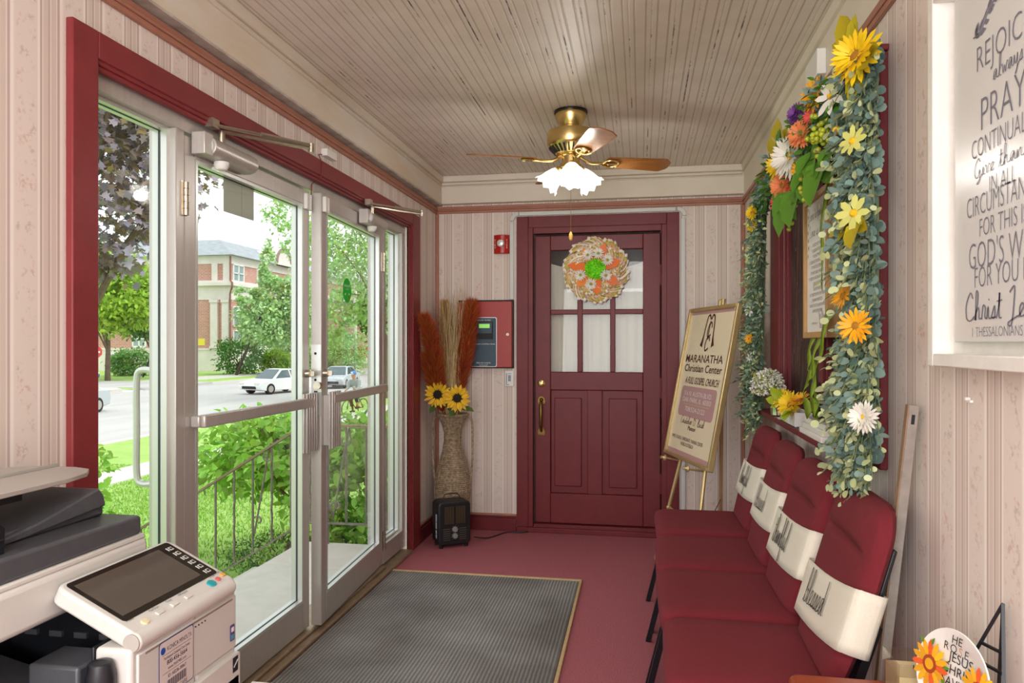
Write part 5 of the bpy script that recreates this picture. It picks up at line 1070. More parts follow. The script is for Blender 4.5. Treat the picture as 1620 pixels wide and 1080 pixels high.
# ------------------------------------------------------------------ white framed sign
py0, py1, pz0, pz1 = 1.185, 1.757, 1.272, 2.10
r = thing('white_framed_scripture', 'large white framed scripture sign on the right wall', 'sign', (XR, 1.47, pz0))
M_wf = mat('white_frame_paint', '#e6e3dc', .5, noise=.05, nscale=25); m = MB(); fwid, fd = .028, .055
m.frame_x(XR - fd, XR, py0, py1, pz0, pz1, fwid)
m.build('frame', M_wf, r, bev=.003)
m = MB(); m.box(XR - .012, XR - .002, py0 + fwid, py1 - fwid, pz0 + fwid, pz1 - fwid); m.build('backing', M_wf, r)
m = MB(); m.box(XR - .030, XR - .012, 1.262, 1.68, 1.325, 2.05); m.build('plaque', mat('plaque_white', '#d9d8d4', .22), r, bev=.002)
m = MB(); xx = XR - .0312; yc = 1.472
M_sl = mat('slate_ink', '#77747e', .6)
def ln(s, size, z, sx=1.0, yoff=0): m = MB(); z = 1.34 + (z - 1.34) * 1.045; m.text(s, size, (xx, yc + yoff, z), XD, ZD, sx=sx, off=-.016); m.build('lettering', M_sl, r)
ln('REJOICE', .072, 1.838, .80); ln('PRAY', .094, 1.722, .78); ln('CONTINUALLY', .055, 1.676, .66); ln('IN ALL', .046, 1.600, .75); ln('CIRCUMSTANCES', .060, 1.566, .62); ln('FOR THIS IS', .052, 1.524, .68); ln("GOD'S WILL", .076, 1.466, .66); ln('FOR YOU IN', .060, 1.429, .68); ln('1 THESSALONIANS 5:18', .028, 1.336, .85)
for s_, xh, y_, z_, lw, ff in (('always', .018, yc - .02, 1.800, .0022, .11), ('Give thanks', .016, yc, 1.638, .0020, .23), ('Christ Jesus', .024, yc, 1.368, .0042, .31)):
    m = MB(); m.hand(s_, xh, (xx, y_, 1.34 + (z_ - 1.34) * 1.045), XD, ZD, lw, fit=ff); lab(m.build('lettering', M_sl, r), 'script lettering')
m = MB()
for s in (-1, 1):
    pts = smooth([(xx, yc + s * .115, 1.935), (xx, yc + s * .085, 1.935), (xx, yc + s * .05, 1.965), (xx, yc + s * .01, 1.975)], 5); m.tube(pts, .0016, 4)
    for k in range(9):
        p = pts[min(1 + int(k * 1.6), len(pts) - 1)]
        for sg in (-1, 1):
            d = V((0, -s * .016 + sg * .004, .012 * sg + .010)); nn = V((0, d.z, -d.y)).normalized() * .0055; m.add([p, p + d * .5 + nn, p + d * 1.15, p + d * .5 - nn], [(0, 1, 2, 3)])
m.build('leaf_ornament', M_sl, r)
m = MB(); m.cyl((XR - .002, 1.675, 1.205), (XR - .012, 1.675, 1.205), .004, 8); m.bar((XR - .003, 1.685, 1.20), (XR - .003, 1.665, 1.20), .006, .005)
tag(m.build('wall_hook', M_white, off=(XR, 1.675, 1.2)), 'tiny white hook on the wallpaper below the framed scripture sign', 'hook')

# leaning plank
r = thing('leaning_plank', 'narrow grey wooden plank leaning against the wall behind the nearest chair', 'plank', (.56, 1.93, 0))
a, b_ = V((.545, 1.93, .0)), V((XR - .022, 1.93, 1.17)); d = (b_ - a).normalized(); nn = V((-d.z, 0, d.x)); m = MB(); c = (a + b_) / 2 + nn * .004; hl = (b_ - a).length / 2
m.obox(c, d, (0, 1, 0), nn, hl, .012, .011); m.m(1).obox(c + nn * .012, d, (0, 1, 0), nn, hl, .010, .0018); m.m(2).obox(c + d * (hl - .035) - V((0, .0122, 0)), d, (0, 1, 0), nn, .012, .0006, .004)
m.build('plank', [mat('grey_wood', '#8d857c', .7, noise=.15, nscale=30), mat('brown_wood_edge', '#8b6f56', .6, noise=.15, nscale=30), M_dark], r, bev=.001)

# ------------------------------------------------------------------ end table, candle, plate
M_tab = mat('orange_brown_wood', '#9c4526', .3, col2='#8b3a1f', nscale=7, stretch=(6, 1, 6))
r = thing('end_table', 'orange brown wooden end table at the lower right corner', 'table', (.50, 1.52, 0))
m = MB(); m.rrect(.345, .46, .03, (.505, 1.525, .532), (1, 0, 0), (0, 1, 0), (0, 0, 1), .03); m.build('table_top', M_tab, r, bev=.010, seg=3)
m = MB(); m.box(.35, .66, 1.32, 1.73, .45, .532); m.build('apron', M_tab, r, bev=.003)
for x in (.36, .65):
    for y in (1.33, 1.72): m = MB(); m.tube([(x, y, .5), (x, y, 0)], [.018, .013], 10); m.build('leg', M_tab, r)
TZ = .562
r = thing('jar_candle', 'square clear glass candle with cream wax on the end table', 'candle', (.575, 1.675, TZ))
m = MB(); w = .048; cx, cyy = .578, 1.675
for (a0, a1, c0, c1) in ((-w, -w + .004, -w, w), (w - .004, w, -w, w), (-w + .004, w - .004, -w, -w + .004), (-w + .004, w - .004, w - .004, w)): m.box(cx + a0, cx + a1, cyy + c0, cyy + c1, TZ, TZ + .088)
m.box(cx - w, cx + w, cyy - w, cyy + w, TZ, TZ + .008); m.build('jar', glass('jar_glass', (.95, .95, .92), 1.6), r, bev=.001)
m = MB(); m.box(cx - w + .005, cx + w - .005, cyy - w + .005, cyy + w - .005, TZ + .008, TZ + .060); m.build('wax', mat('cream_wax', '#e6d3a8', .5, trans=.2), r)
m = MB(); m.tube([(cx, cyy, TZ + .058), (cx, cyy, TZ + .07)], .0012, 5); m.build('wick', M_ink, r)
PC = V((.60, 1.52, .675)); pn = V((-.93, -.33, .16)).normalized(); pxx = V((0, 0, 1)).cross(pn).normalized() * 1.0; pyy = pn.cross(pxx).normalized(); PR = .092
r = thing('sunflower_plate', 'white decorative plate with painted sunflowers standing on a black easel', 'plate', tuple(PC))
m = MB(); m.lathe([(.0005, -.006), (.05, -.006), (.058, -.003), (.090, .008), (PR, .010), (.0905, .012), (.058, .001), (.053, -.001), (.0005, -.001)], PC, pn, 56, cap=False); m.build('dish', mat('glazed_white', '#e6e3dc', .12), r)
m = MB(); Q = lambda a, b, h=.0015: PC + pxx * a + pyy * b + pn * h
for s_, sz, a_, b_, h_, sx_ in (('JESUS', .026, .006, .028, .0015, .95), ('CHRIST', .026, .006, .004, .0015, .95), ('SAVIOR', .026, .006, -.020, .0015, .9), ('HE', .022, .004, .066, .0125, 1), ('R', .022, -.022, .048, .0105, 1), ('O', .022, -.005, .048, .0100, 1), ('E', .022, .029, .048, .0115, 1)):
    m = MB(); m.text(s_, sz, Q(a_, b_, h_), pxx, pyy, sx=sx_); lab(m.build('lettering', M_ink, r), 'black lettering')
m = MB(); m.text('S', .022, Q(.013, .048, .0105), pxx, pyy); lab(m.build('letter', mat('tan_ink', '#b98a5c', .6), r), 'tan letter S')
def pflower(a, b, R, h=.012):
    P, Dn, Nn, mi = [], [], [], []
    for k in range(15):
        t = 2 * PI * k / 15; P.append(tuple(Q(a + .3 * R * math.cos(t), b + .3 * R * math.sin(t), h))); Dn.append(tuple(pxx * math.cos(t) + pyy * math.sin(t))); Nn.append(tuple(pn)); mi.append(1 if k % 4 == 0 else 0)
    leaves('painted_petals', P, Dn, Nn, R * .75, R * .62, (TP[0] * np.array([1, 1, 0]), TP[1]), [M_ora, mat('paint_orange', '#e2571b', .4)], r, mi=np.array(mi))
    m = MB(); m.cyl(Q(a, b, h + .0005), Q(a, b, h + .001), R * .38, 20); m.m(1).cyl(Q(a, b, h + .001), Q(a, b, h + .0014), R * .24, 16); m.build('painted_centre', [mat('paint_rust', '#a3370f', .4), M_ora], r)
pflower(-.056, .004, .046); pflower(.064, .006, .040); pflower(-.005, -.062, .038)
P, Dn = [], []
for a, b, da, db in ((-.085, .04, -.3, 1), (-.06, .045, .3, 1), (-.022, .012, 1, .3), (-.024, -.012, 1, -.5), (.04, .0, -.6, -.6), (.085, -.01, .5, -.8)): P.append(tuple(Q(a * .93, b * .93, .0125))); Dn.append(tuple(pxx * da + pyy * db))
leaves('painted_leaves', P, Dn, [tuple(pn)] * len(P), .016, .008, T4, M_lf, r)
r = thing('plate_easel', 'small black wire easel holding the sunflower plate', 'easel', (.63, 1.52, TZ))
m = MB(); apx = PC + pyy * .165 - pn * .035 + pxx * .045
m.bar(apx, Q(-.055, -.12, -.012), .006, .006); m.bar(apx, Q(.12, -.12, -.012), .006, .006); f = V((apx.x + .03, apx.y + .04, TZ)); f.x = min(f.x, XR - .012); m.bar(apx, f, .005, .005)
for t in (.30, .42): m.bar(apx.lerp(Q(-.055, -.12, -.012), t), apx.lerp(Q(.12, -.12, -.012), t), .005, .005)
for a in (-.04, .09): m.tube(smooth([Q(a, -.09, -.012), Q(a, -.098, .005), Q(a, -.098, .022), Q(a, -.085, .028)], 4), .003, 6)
m.build('wire_stand', M_blackm, r)
# ------------------------------------------------------------------ copier
M_cop = mat('copier_cream', '#cbc8c2', .45, bump=.05, bscale=500); M_copd = mat('copier_charcoal', '#4c4d51', .38, noise=.1, nscale=60); M_copg = mat('copier_grey', '#a9a49c', .45); M_copk = mat('copier_black', '#15171d', .4)
CF, CB = -.91, -1.415
r = thing('office_copier', 'large cream and charcoal office copier in the lower left corner', 'copier', (-1.16, 1.18, 0))
m = MB(); m.box(CB, CF + .012, .86, 1.51, .03, .58); m.box(CB, CF, 1.36, 1.51, .58, .765); m.box(-.985, CF, 1.165, 1.36, .58, .765); m.box(CB, CB + .07, .86, 1.36, .58, .80); m.box(CB, -1.15, 1.36, 1.46, .765, .80)
body = m.build('body', M_cop, r, bev=.008, seg=3)
m = MB(); m.box(CF - .002, CF + .004, 1.18, 1.505, .634, .752); m.box(CF - .002, CF + .012, 1.17, 1.51, .34, .622); m.box(CF - .002, CF + .012, .87, 1.16, .34, .575)
fd_ = m.build('front_door', M_cop, r, bev=.004)
m = MB(); m.box(CF + .003, CF + .0045, 1.20, 1.49, .744, .748); m.build('grip_slot', mat('slot_brown', '#8b8075', .6), fd_)
m = MB(); m.box(CB + .07, CF - .03, .862, 1.16, .58, .60); m.box(CB + .07, -.99, 1.16, 1.358, .58, .60); m.box(CB + .068, CB + .075, .862, 1.358, .60, .80); m.box(CB + .075, -.987, 1.345, 1.359, .60, .765); m.box(-.992, -.986, 1.166, 1.345, .60, .765)
m.lathe([(.026, 0), (.026, .125), (.02, .150), (.001, .155)], (-.955, 1.145, .60), (0, 0, 1), 20)
m.build('output_bay', M_copk, r, bev=.002)
m = MB()
for k in range(4): m.box(-1.30 + .06 * k, -1.27 + .06 * k, 1.338, 1.345, .70, .712)
m.box(-1.20, -1.10, 1.335, 1.345, .655, .668); m.cyl((-1.05, 1.345, .69), (-1.05, 1.336, .69), .012, 12); lab(m.build('bay_fittings', M_copd, r), 'small grey fittings')
m = MB(); m.prism([(-1.38, .60), (-1.0, .60), (-1.0, .615), (-1.38, .70)], (0, .88, 0), (1, 0, 0), (0, 0, 1), (0, 1, 0), .40)
for k in range(5): m.bar((-1.37, .91 + .06 * k, .704), (-1.01, .91 + .06 * k, .622), .014, .010)
m.build('output_tray', M_copd, r, bev=.004)
m = MB(); m.box(-1.15, -1.04, 1.19, 1.28, .60, .712); m.build('tray_block', M_copd, r, bev=.006)
m = MB(); m.box(-1.415, -1.09, .84, 1.455, .80, .888); m.build('scanner_unit', M_cop, r, bev=.012, seg=3)
m = MB(); m.box(-1.41, -1.095, .845, 1.45, .886, .898); m.build('scanner_rim', M_cop, r, bev=.004)
m = MB()
m.prism([(.845, .898), (1.02, .898), (1.035, .904), (1.04, .917), (1.08, .898), (1.445, .898), (1.445, .936), (1.435, .940), (.845, .948)], (-1.10, 0, 0), (0, 1, 0), (0, 0, 1), (-1, 0, 0), .30)
lid = m.build('document_feeder_lid', M_copd, r, bev=.008, seg=3)
m = MB(); m.prism([(1.06, .94), (1.425, .94), (1.425, .968), (1.10, .962)], (-1.18, 0, 0), (0, 1, 0), (0, 0, 1), (-1, 0, 0), .22); m.build('feeder_base', M_copd, r, bev=.006)
m = MB(); P = [(1.03, .955), (1.11, .955), (1.17, .958), (1.24, .968), (1.40, 1.005), (1.415, .985), (1.42, .962), (1.20, .945), (1.03, .94)]
m.prism(P, (-1.17, 0, 0), (0, 1, 0), (0, 0, 1), (-1, 0, 0), .20); m.build('exit_tray', M_copd, r, bev=.004)
m = MB(); m.prism([(.845, .94), (1.115, .94), (1.118, .99), (1.105, 1.003), (.845, 1.02)], (-1.125, 0, 0), (0, 1, 0), (0, 0, 1), (-1, 0, 0), .28); m.box(-1.127, -1.123, .846, 1.116, .968, .972); m.build('feeder_unit', M_copk, r, bev=.012, seg=3)
m = MB(); m.prism([(-1.16, .845), (-1.16, 1.30), (-1.175, 1.37), (-1.205, 1.41), (-1.25, 1.425), (-1.34, 1.425), (-1.39, 1.40), (-1.41, 1.35), (-1.41, .845)], (0, 0, 1.035), (1, 0, 0), (0, 1, 0), (0, .012, 1), .010)
m.m(1).box(-1.38, -1.19, .85, 1.22, 1.015, 1.034); m.m(0).box(-1.30, -1.297, .86, 1.43, 1.0445, 1.052) ; m.box(-1.25, -1.20, .86, 1.06, 1.045, 1.06)
m.build('input_tray', [M_copg, M_copk], r, bev=.003)
# tilted control panel
pb = V((-.897, 1.175, .784)); pu = V((0, 1, 0)); pv = V((-.18, 0, .086)).normalized(); pnn = pu.cross(pv) * -1
if pnn.z < 0: pnn = -pnn
PW, PH = .328, .200
def K(a, b, h=0): return pb + pu * a + pv * b + pnn * h
m = MB(); m.prism([(px_, py_) for px_, py_ in rr_poly(PW, PH, .022, 5)], K(PW / 2, PH / 2, -.034), pu, pv, pnn, .034)
m.cyl(K(-.002, .012, -.016), K(PW - .01, .012, -.016), .0185, 24)
cp = m.build('control_panel', M_cop, r, bev=.006, seg=3)
m = MB(); m.cyl(K(-.004, .012, -.016), K(.004, .012, -.016), .0165, 28); m.build('hinge_cap', M_copg, cp, bev=.001)
m = MB(); m.prism([(a, b) for a, b in rr_poly(.298, .142, .008, 4)], K(.164, .120, .0), pu, pv, pnn, .0012); m.build('touch_screen_glass', mat('screen_glass', '#1a1814', .08, spec=.8), cp)
m = MB(); m.prism([(-.122, -.058), (.122, -.058), (.122, .058), (-.122, .058)], K(.147, .121, .0012), pu, pv, pnn, .0006); lab(m.build('touch_screen', mat('screen_reflection', '#544d46', .06, spec=.9), cp), 'display area with the ceiling reflection put into its grey')  # lightened grey stands in for the ceiling reflected in the screen
m = MB()
for k in range(6):
    y = .066 + .0205 * k; m.box(0, 0, 0, 0, 0, 0)
    for dx, w in ((-.007, .003), (.004, .011)):
        c = K(.294 + dx, y, .0016); m.obox(c, pu, pv, pnn, w / 2, .0055, .0003)
    m.cur = 1; m.obox(K(.298, y, .0021), pu, pv, pnn, .0035, .003, .0003); m.cur = 0
m.build('touch_icons', [mat('icon_white', '#cfcfc8', .4), M_copk], cp)
def btn(nm, a, b, rx_, ry_, mt, h=.003, box=False):
    m = MB()
    if box: m.obox(K(a, b, h / 2), pu, pv, pnn, rx_, ry_, h / 2)
    else:
        m.lathe([(1, 0), (.95, h), (.0005, h * 1.15)], (0, 0, 0), (0, 0, 1), 24); m.v = [tuple(K(a + x * rx_, b + y * ry_, z)) for x, y, z in m.v]
    m.build(nm, mt, cp, bev=.0008 if box else 0)
btn('start_button', .262, .030, .0115, .0105, mat('start_teal', '#1b9aa2', .35)); btn('stop_button', .289, .032, .007, .0065, mat('stop_coral', '#d06a62', .4)); btn('reset_button', .313, .036, .006, .005, mat('reset_yellow', '#e0a03a', .4), box=True)
for a in (.09, .135, .18): btn('key', a, .030, .010, .005, M_cop, box=True)
btn('power_button', .045, .028, .0085, .0075, mat('power_cream', '#ddd0a6', .4))
m = MB(); h_ = .0006
for t_, a, b in (('Power', .028, .046), ('Fax/Scan', .09, .042), ('Copy', .135, .042), ('10Keypad', .18, .042), ('START', .255, .047), ('STOP', .287, .044), ('RESET', .31, .046)): m.text(t_, .008, K(a, b, h_), pu, pv)
m.build('key_lettering', mat('key_ink', '#5a554f', .6), cp)
LX = CF + .005
r2 = thing('service_label', '', 'label')
bpy.data.objects.remove(r2)
m = MB(); yc, zc, lw, lh = 1.290, .692, .108, .112
m.rrect(lw, lh, .007, (LX, yc, zc), (0, 1, 0), (0, 0, 1), (1, 0, 0), .0005); m.m(1).rrect(lw - .004, lh - .004, .006, (LX + .0005, yc, zc), (0, 1, 0), (0, 0, 1), (1, 0, 0), .0004)
lb_ = m.build('service_sticker', [mat('sticker_navy', '#32457e', .5), mat('sticker_paper', '#cdc3bd', .5)], fd_)
m = MB(); x_ = LX + .0012; Y1, Z1 = V((0, 1, 0)), V((0, 0, 1))
m.text('KONICA MINOLTA', .0125, (x_, yc + .008, zc + .034), Y1, Z1, sx=.72).text('TechSupport Customer Care Center', .0075, (x_, yc, zc + .019), Y1, Z1, sx=.72, off=.01).text('800-456-5664', .0125, (x_, yc, zc + .007), Y1, Z1, sx=.9, off=.012).text('www.MyKMBS.com', .0085, (x_, yc, zc - .003), Y1, Z1, sx=.85).text('ID: A0236-38867', .0095, (x_, yc, zc - .019), Y1, Z1, sx=.85, off=.008).text('CARE', .012, (x_, yc + .02, zc - .052), Y1, Z1, sx=.85)
for k in range(26): m.box(x_ - .0002, x_, yc - .03 + .0023 * k, yc - .0298 + .0023 * k + .0005 * (1 + (k * 7) % 3), zc - .041, zc - .024)
for z in (zc + .028, zc - .008): m.box(x_ - .0003, x_ - .0001, yc - .045, yc + .045, z, z + .0006)
m.build('lettering', mat('label_ink', '#474150', .6), lb_)
m = MB(); m.cyl((LX + .0008, yc - .043, zc + .038), (LX + .0014, yc - .043, zc + .038), .0068, 20); m.cyl((LX + .0008, yc - .004, zc - .047), (LX + .0014, yc - .004, zc - .047), .006, 20); m.build('logo_mark', mat('logo_blue', '#1c4aa0', .4), lb_)
m = MB(); m.rrect(.017, .036, .003, (LX, 1.487, .672), (0, 1, 0), (0, 0, 1), (1, 0, 0), .0008); m.m(1).box(LX + .0008, LX + .0012, 1.4815, 1.4925, .657, .668); m.m(2).box(LX + .0008, LX + .0012, 1.4825, 1.4925, .674, .684); m.build('badge', [mat('badge_purple', '#5b4a7c', .4), mat('badge_teal', '#4a9ab0', .4), M_white], fd_)
m = MB(); m.box(CF + .012, CF + .0128, 1.478, 1.498, .585, .618); m.m(1).bar((CF + .0131, 1.480, .597), (CF + .0131, 1.496, .610), .004, .0004); m.build('dark_tag', [M_copk, M_copg], fd_)
m = MB()
for k in range(4): m.cyl((LX - .001, 1.352 + .011 * k, .737), (LX + .0006, 1.352 + .011 * k, .737), .0016, 8)
m.build('indicator_dots', M_copk, fd_)
m = MB(); m.box(CF - .01, CF + .05, 1.49, 1.60, .505, .509); m.build('side_flap', M_white, r)

# ================================================================== OUTDOORS
GZ = -1.5
M_grass = mat('lawn_green', '#8db251', .9, col2='#a6c66a', nscale=1.6, bump=1, bscale=60); M_conc = mat('concrete', '#cdc9c0', .85, noise=.07, nscale=9, bump=.3, bscale=120)
M_road = mat('asphalt', '#b9b7b5', .85, noise=.1, nscale=.35, stretch=(2, .25, 1)); M_soil = mat('mulch', '#4f3f30', .95, noise=.4, nscale=30, bump=1, bscale=60)
prof = [(-1.57, -.42), (-3, -.46), (-5, -.72), (-8, -1.25), (-9.8, -1.47), (-14.9, -1.5), (-15.0, -1.62), (-31.5, -1.62), (-31.6, -1.5), (-160, -1.45)]
def gz(x):
    for (x0, z0), (x1, z1) in zip(prof, prof[1:]):
        if x >= x1: return z0 + (z1 - z0) * (x - x0) / (x1 - x0)
    return prof[-1][1]
ys = [-25] + list(range(-10, 60, 2)) + [70, 90, 130, 200, 300]
def strip_ground(name, xs, mt, dz=0, y=ys):
    m = MB(); n = len(y); m.add([(x, yy, gz(x) + dz) for x in xs for yy in y], [(i * n + j, i * n + j + 1, (i + 1) * n + j + 1, (i + 1) * n + j) for i in range(len(xs) - 1) for j in range(n - 1)]); return struct(m.build(name, mt, flat=True))
strip_ground('lawn_near', [-1.57, -2.2, -3, -4, -5, -6.5, -8, -9, -9.8, -12, -14.9], M_grass); strip_ground('road', [-15, -20, -26, -31.5], M_road); strip_ground('lawn_far', [-31.6, -36, -42, -60, -160], M_grass)
m = MB(); m.box(-11.5, -10.4, -25, 300, -1.55, -1.455); struct(m.build('sidewalk_near', M_conc))
m = MB(); m.box(-15.15, -14.85, -25, 300, -1.7, -1.48); struct(m.build('kerb_near', M_conc)); m = MB(); m.box(-31.75, -31.45, 44, 300, -1.7, -1.47); struct(m.build('kerb_far', M_conc))
m = MB(); m.box(-38.0, -34.5, 40, 300, -1.55, -1.46); struct(m.build('sidewalk_far', M_conc))
m = MB(); m.box(-160, -31.4, 41.5, 49.0, -1.62, -1.455); struct(m.build('side_street', M_road))
m = MB(); m.poly([(-31.4, 36.5, -1.43), (-33.5, 34, -1.43), (-60, 34, -1.43), (-60, 41, -1.43), (-33, 41, -1.43), (-31.4, 39.5, -1.43)]); m.prism([(-31.4, 36.5), (-33.5, 34), (-60, 34), (-60, 41), (-33, 41), (-31.4, 39.5)], (0, 0, -1.6), (1, 0, 0), (0, 1, 0), (0, 0, 1), .16); struct(m.build('corner_pavement', M_conc))
# grass blades on the nearest stretch of lawn
n = 90000; gx_ = RNG.uniform(-13.5, -2.4, n); gy_ = RNG.uniform(1.5, 15, n); keep = ~((gx_ > -11.6) & (gx_ < -10.3)) & ((gx_ < -2.5) | (gy_ > 4.8)); gx_, gy_ = gx_[keep], gy_[keep]; n = len(gx_)
o = leaves('lawn_grass', np.stack([gx_, gy_, np.array([gz(x) for x in gx_])], 1), RNG.normal(0, .35, (n, 3)) + np.array([0, 0, 1]), RNG.normal(0, 1, (n, 3)), RNG.uniform(.025, .055, n), .014, TB, mat('grass_blade', '#94c04c', .8, island=.3, col2='#76a43a', trans=.35))
o['kind'] = 'stuff'; tag(o, 'short bright green grass growing on the lawn outside', 'grass')
# landing, steps, railing
m = MB(); m.box(-2.28, -1.57, 1.2, 4.60, -.16, -.02); m.box(-2.25, -1.57, 1.25, 4.55, -.6, -.16)
for k in range(3): m.box(-2.28 - .3 * (k + 1), -2.2 - .3 * k, 1.5, 4.50, -.7 - .1 * k, -.02 - .16 * (k + 1))
struct(m.build('landing_steps', M_conc, bev=.012))
M_iron = mat('weathered_iron', '#8d8a86', .5, .5, col2='#77685d', nscale=30); RYY = 4.56
r = thing('iron_railing', 'grey wrought iron handrail along the far side of the entrance steps', 'railing', (-2.0, RYY, -.02))
KX, SLP = -2.24, .61; top = [(-1.62, RYY, .776), (KX, RYY, .776), (-3.5, RYY, .776 - SLP * 1.26)]; bot = [(-1.62, RYY, .12), (KX, RYY, .12), (-3.5, RYY, .12 - SLP * 1.26)]
m = MB(); m.bar(top[0], top[1], .035, .014); m.bar(top[1], top[2], .035, .014); lab(m.build('handrail', mat('rusty_iron', '#8b7d73', .5, .5, col2='#96705a', nscale=20), r), 'rusty handrail')
m = MB(); m.bar(bot[0], bot[1], .022, .012); m.bar(bot[1], bot[2], .022, .012); m.build('bottom_rail', M_iron, r)
for i, x in enumerate([-1.66, -1.80, -1.94, -2.07, -2.2, -2.34, -2.48, -2.62, -2.76, -2.90, -3.05, -3.2, -3.35, -3.48]):
    f = max(0, KX - x); zt = .776 - SLP * f; zb = .12 - SLP * f; m = MB(); k = 18; twist = i % 2 == 0; long_ = x in (-1.66, -2.07, -3.48)
    m.tube([(x + (.0025 * math.cos(j * 1.6) if twist else 0), RYY + (.0025 * math.sin(j * 1.6) if twist else 0), (zb - (.14 if long_ else 0)) + (zt - zb + (.14 if long_ else 0)) * j / k) for j in range(k + 1)], .0075, 6); m.build('baluster', M_iron, r)
def scroll(cx, cz, s, fl):
    P = []
    for t in range(15): a = -PI / 2 + t * .42; rr = .008 + .0032 * t; P.append((rr * math.cos(a), rr * math.sin(a)))
    up_ = [(-p[0] * fl + cx + .03 * fl, cz + .46 * s - p[1]) for p in P]; lo = [(p[0] * fl + cx - .03 * fl, cz - .1 * s + p[1]) for p in P]
    return [(x, RYY, z) for x, z in up_] + [(x, RYY, z) for x, z in lo[::-1]]
for cx, cz in ((-2.55, .24), (-1.98, .36)):
    m = MB(); m.tube(smooth(scroll(cx, cz - .05, .8, 1), 3), .006, 6); m.build('scroll', M_iron, r)

M_bark = mat('grey_bark', '#6d5c4b', .9, noise=.3, nscale=18, bump=1, bscale=40); M_barkd = mat('dark_bark', '#4b4038', .9, noise=.3, nscale=9)
def tree(name, label, base, top, blobs, nlf, Ls, mt, tw=.15, tpl=T4, cl=34, bark=M_bark, cat='tree', group=None, droop=.3, seed=3, wf=.6, spread=.17, nb=9):
    rg = np.random.default_rng(seed); r = thing(name, label, cat, base, group); base = V(base); vol = np.array([b[1][0] * b[1][1] * b[1][2] for b in blobs]) ** .75; vol = vol / vol.sum(); P, Dn, Nn, cents = [], [], [], []
    for (c, rad), w in zip(blobs, vol):
        k = max(3, int(nlf * w / cl))
        for _ in range(k):
            d = rg.normal(0, 1, 3); d /= np.linalg.norm(d); q = np.array(c) + d * np.array(rad) * rg.uniform(.35, 1) ** .5; cents.append(q)
            s = np.array(rad) * spread; pts = np.clip(rg.normal(0, 1, (cl, 3)), -1.7, 1.7) * s + q; P.append(pts); out = d[None] * .6 + rg.normal(0, .7, (cl, 3)) + np.array([0, 0, -droop]); Dn.append(out); Nn.append(rg.normal(0, .55, (cl, 3)) + np.array([0, 0, 1]) + d * .4)
    P = np.concatenate(P); Dn = np.concatenate(Dn); Nn = np.concatenate(Nn); n = len(P); Lg = Ls * rg.uniform(.7, 1.25, n)
    leaves('foliage', P, Dn, Nn, Lg, Lg * wf, tpl, mt, r)
    m = MB(); tp = V(top); m.tube([base, base.lerp(tp, .5) + V((.02, .03, 0)), tp], [tw, tw * .75, tw * .35], 10)
    idx = rg.choice(len(cents), min(nb, len(cents)), replace=False)
    for i in idx:
        s = base.lerp(tp, rg.uniform(.35, .95)); e = V(cents[i]); m.tube([s, s.lerp(e, .5) + V((0, 0, .08 * (e - s).length)), e], [tw * .32, tw * .2, tw * .06], 6)
    m.build('trunk', bark, r); return r
M_hedge = mat('hedge_leaf', '#7db13e', .5, island=.3, col2='#a9d457', trans=.35); M_dkleaf = mat('yew_leaf', '#3c6a2c', .6, island=.3, trans=.15)
# shrub beside the landing
r = tree('leafy_shrub', 'large bright green leafy shrub growing behind the iron railing', (-2.92, 5.65, -.52), (-2.75, 5.65, .25), [((-2.7, 5.75, .42), (.8, .6, .30)), ((-3.35, 6.0, .36), (.66, .55, .32)), ((-2.25, 5.45, .22), (.48, .45, .46)), ((-2.1, 5.4, .0), (.30, .42, .5)), ((-3.0, 5.95, .42), (.6, .5, .24))], 5600, .085, M_hedge, tw=.065, cat='shrub', seed=5, spread=.22, nb=26, cl=22, droop=.15)
tree('low_yew', 'low dark green clump under the leafy shrub beside the landing', (-2.7, 5.25, -.5), (-2.7, 5.25, -.4), [((-2.75, 5.35, -.36), (.62, .35, .14)), ((-2.15, 5.2, -.22), (.34, .33, .25))], 3600, .035, M_dkleaf, tw=.02, cat='shrub', seed=6, wf=.35, nb=5)
tree('sapling_shoots', 'thin leafy shoots rising left of the leafy shrub by the sidelight', (-4.75, 5.55, -.7), (-4.75, 5.5, .3), [((-4.75, 5.5, .1), (.28, .28, .45)), ((-4.85, 5.5, -.15), (.3, .3, .3))], 420, .085, M_hedge, tw=.012, cat='shrub', seed=8, cl=12, nb=8)
m = MB(); m.box(-2.5, -1.7, 4.62, 5.2, -.6, -.44); struct(m.build('mulch_bed', M_soil))
M_maple = mat('purple_maple_leaf', '#a095aa', .3, island=.3, col2='#866a44', trans=.25, spec=.9)
tree('purple_maple', 'purple leaved maple overhanging the left sidelight', (-7.9, 8.6, -1.22), (-7.8, 8.7, 4.2), [((-7.76, 8.75, 4.2), (1.7, 1.5, 1.9)), ((-6.65, 9.2, 4.5), (.8, .8, 1.2)), ((-8.0, 8.6, 5.6), (2.3, 1.9, 1.6)), ((-7.2, 9.0, 2.9), (.85, .8, .65))], 13000, .125, M_maple, tw=.2, tpl=TM, seed=9, wf=.95, spread=.13, cl=26)
M_t2 = mat('lime_tree_leaf', '#9fc23f', .6, island=.22, trans=.4); M_t3 = mat('mid_tree_leaf', '#5d9440', .6, island=.28, trans=.3); M_t4 = mat('pale_tree_leaf', '#a3cd7a', .5, island=.3, col2='#cbe3b2', trans=.35); M_t5 = mat('fresh_tree_leaf', '#95c667', .5, island=.3, col2='#bcdc95', trans=.4); M_t6 = mat('far_tree_leaf', '#6fa04c', .7, island=.3, trans=.3)
GT = 'trees across and along the street'
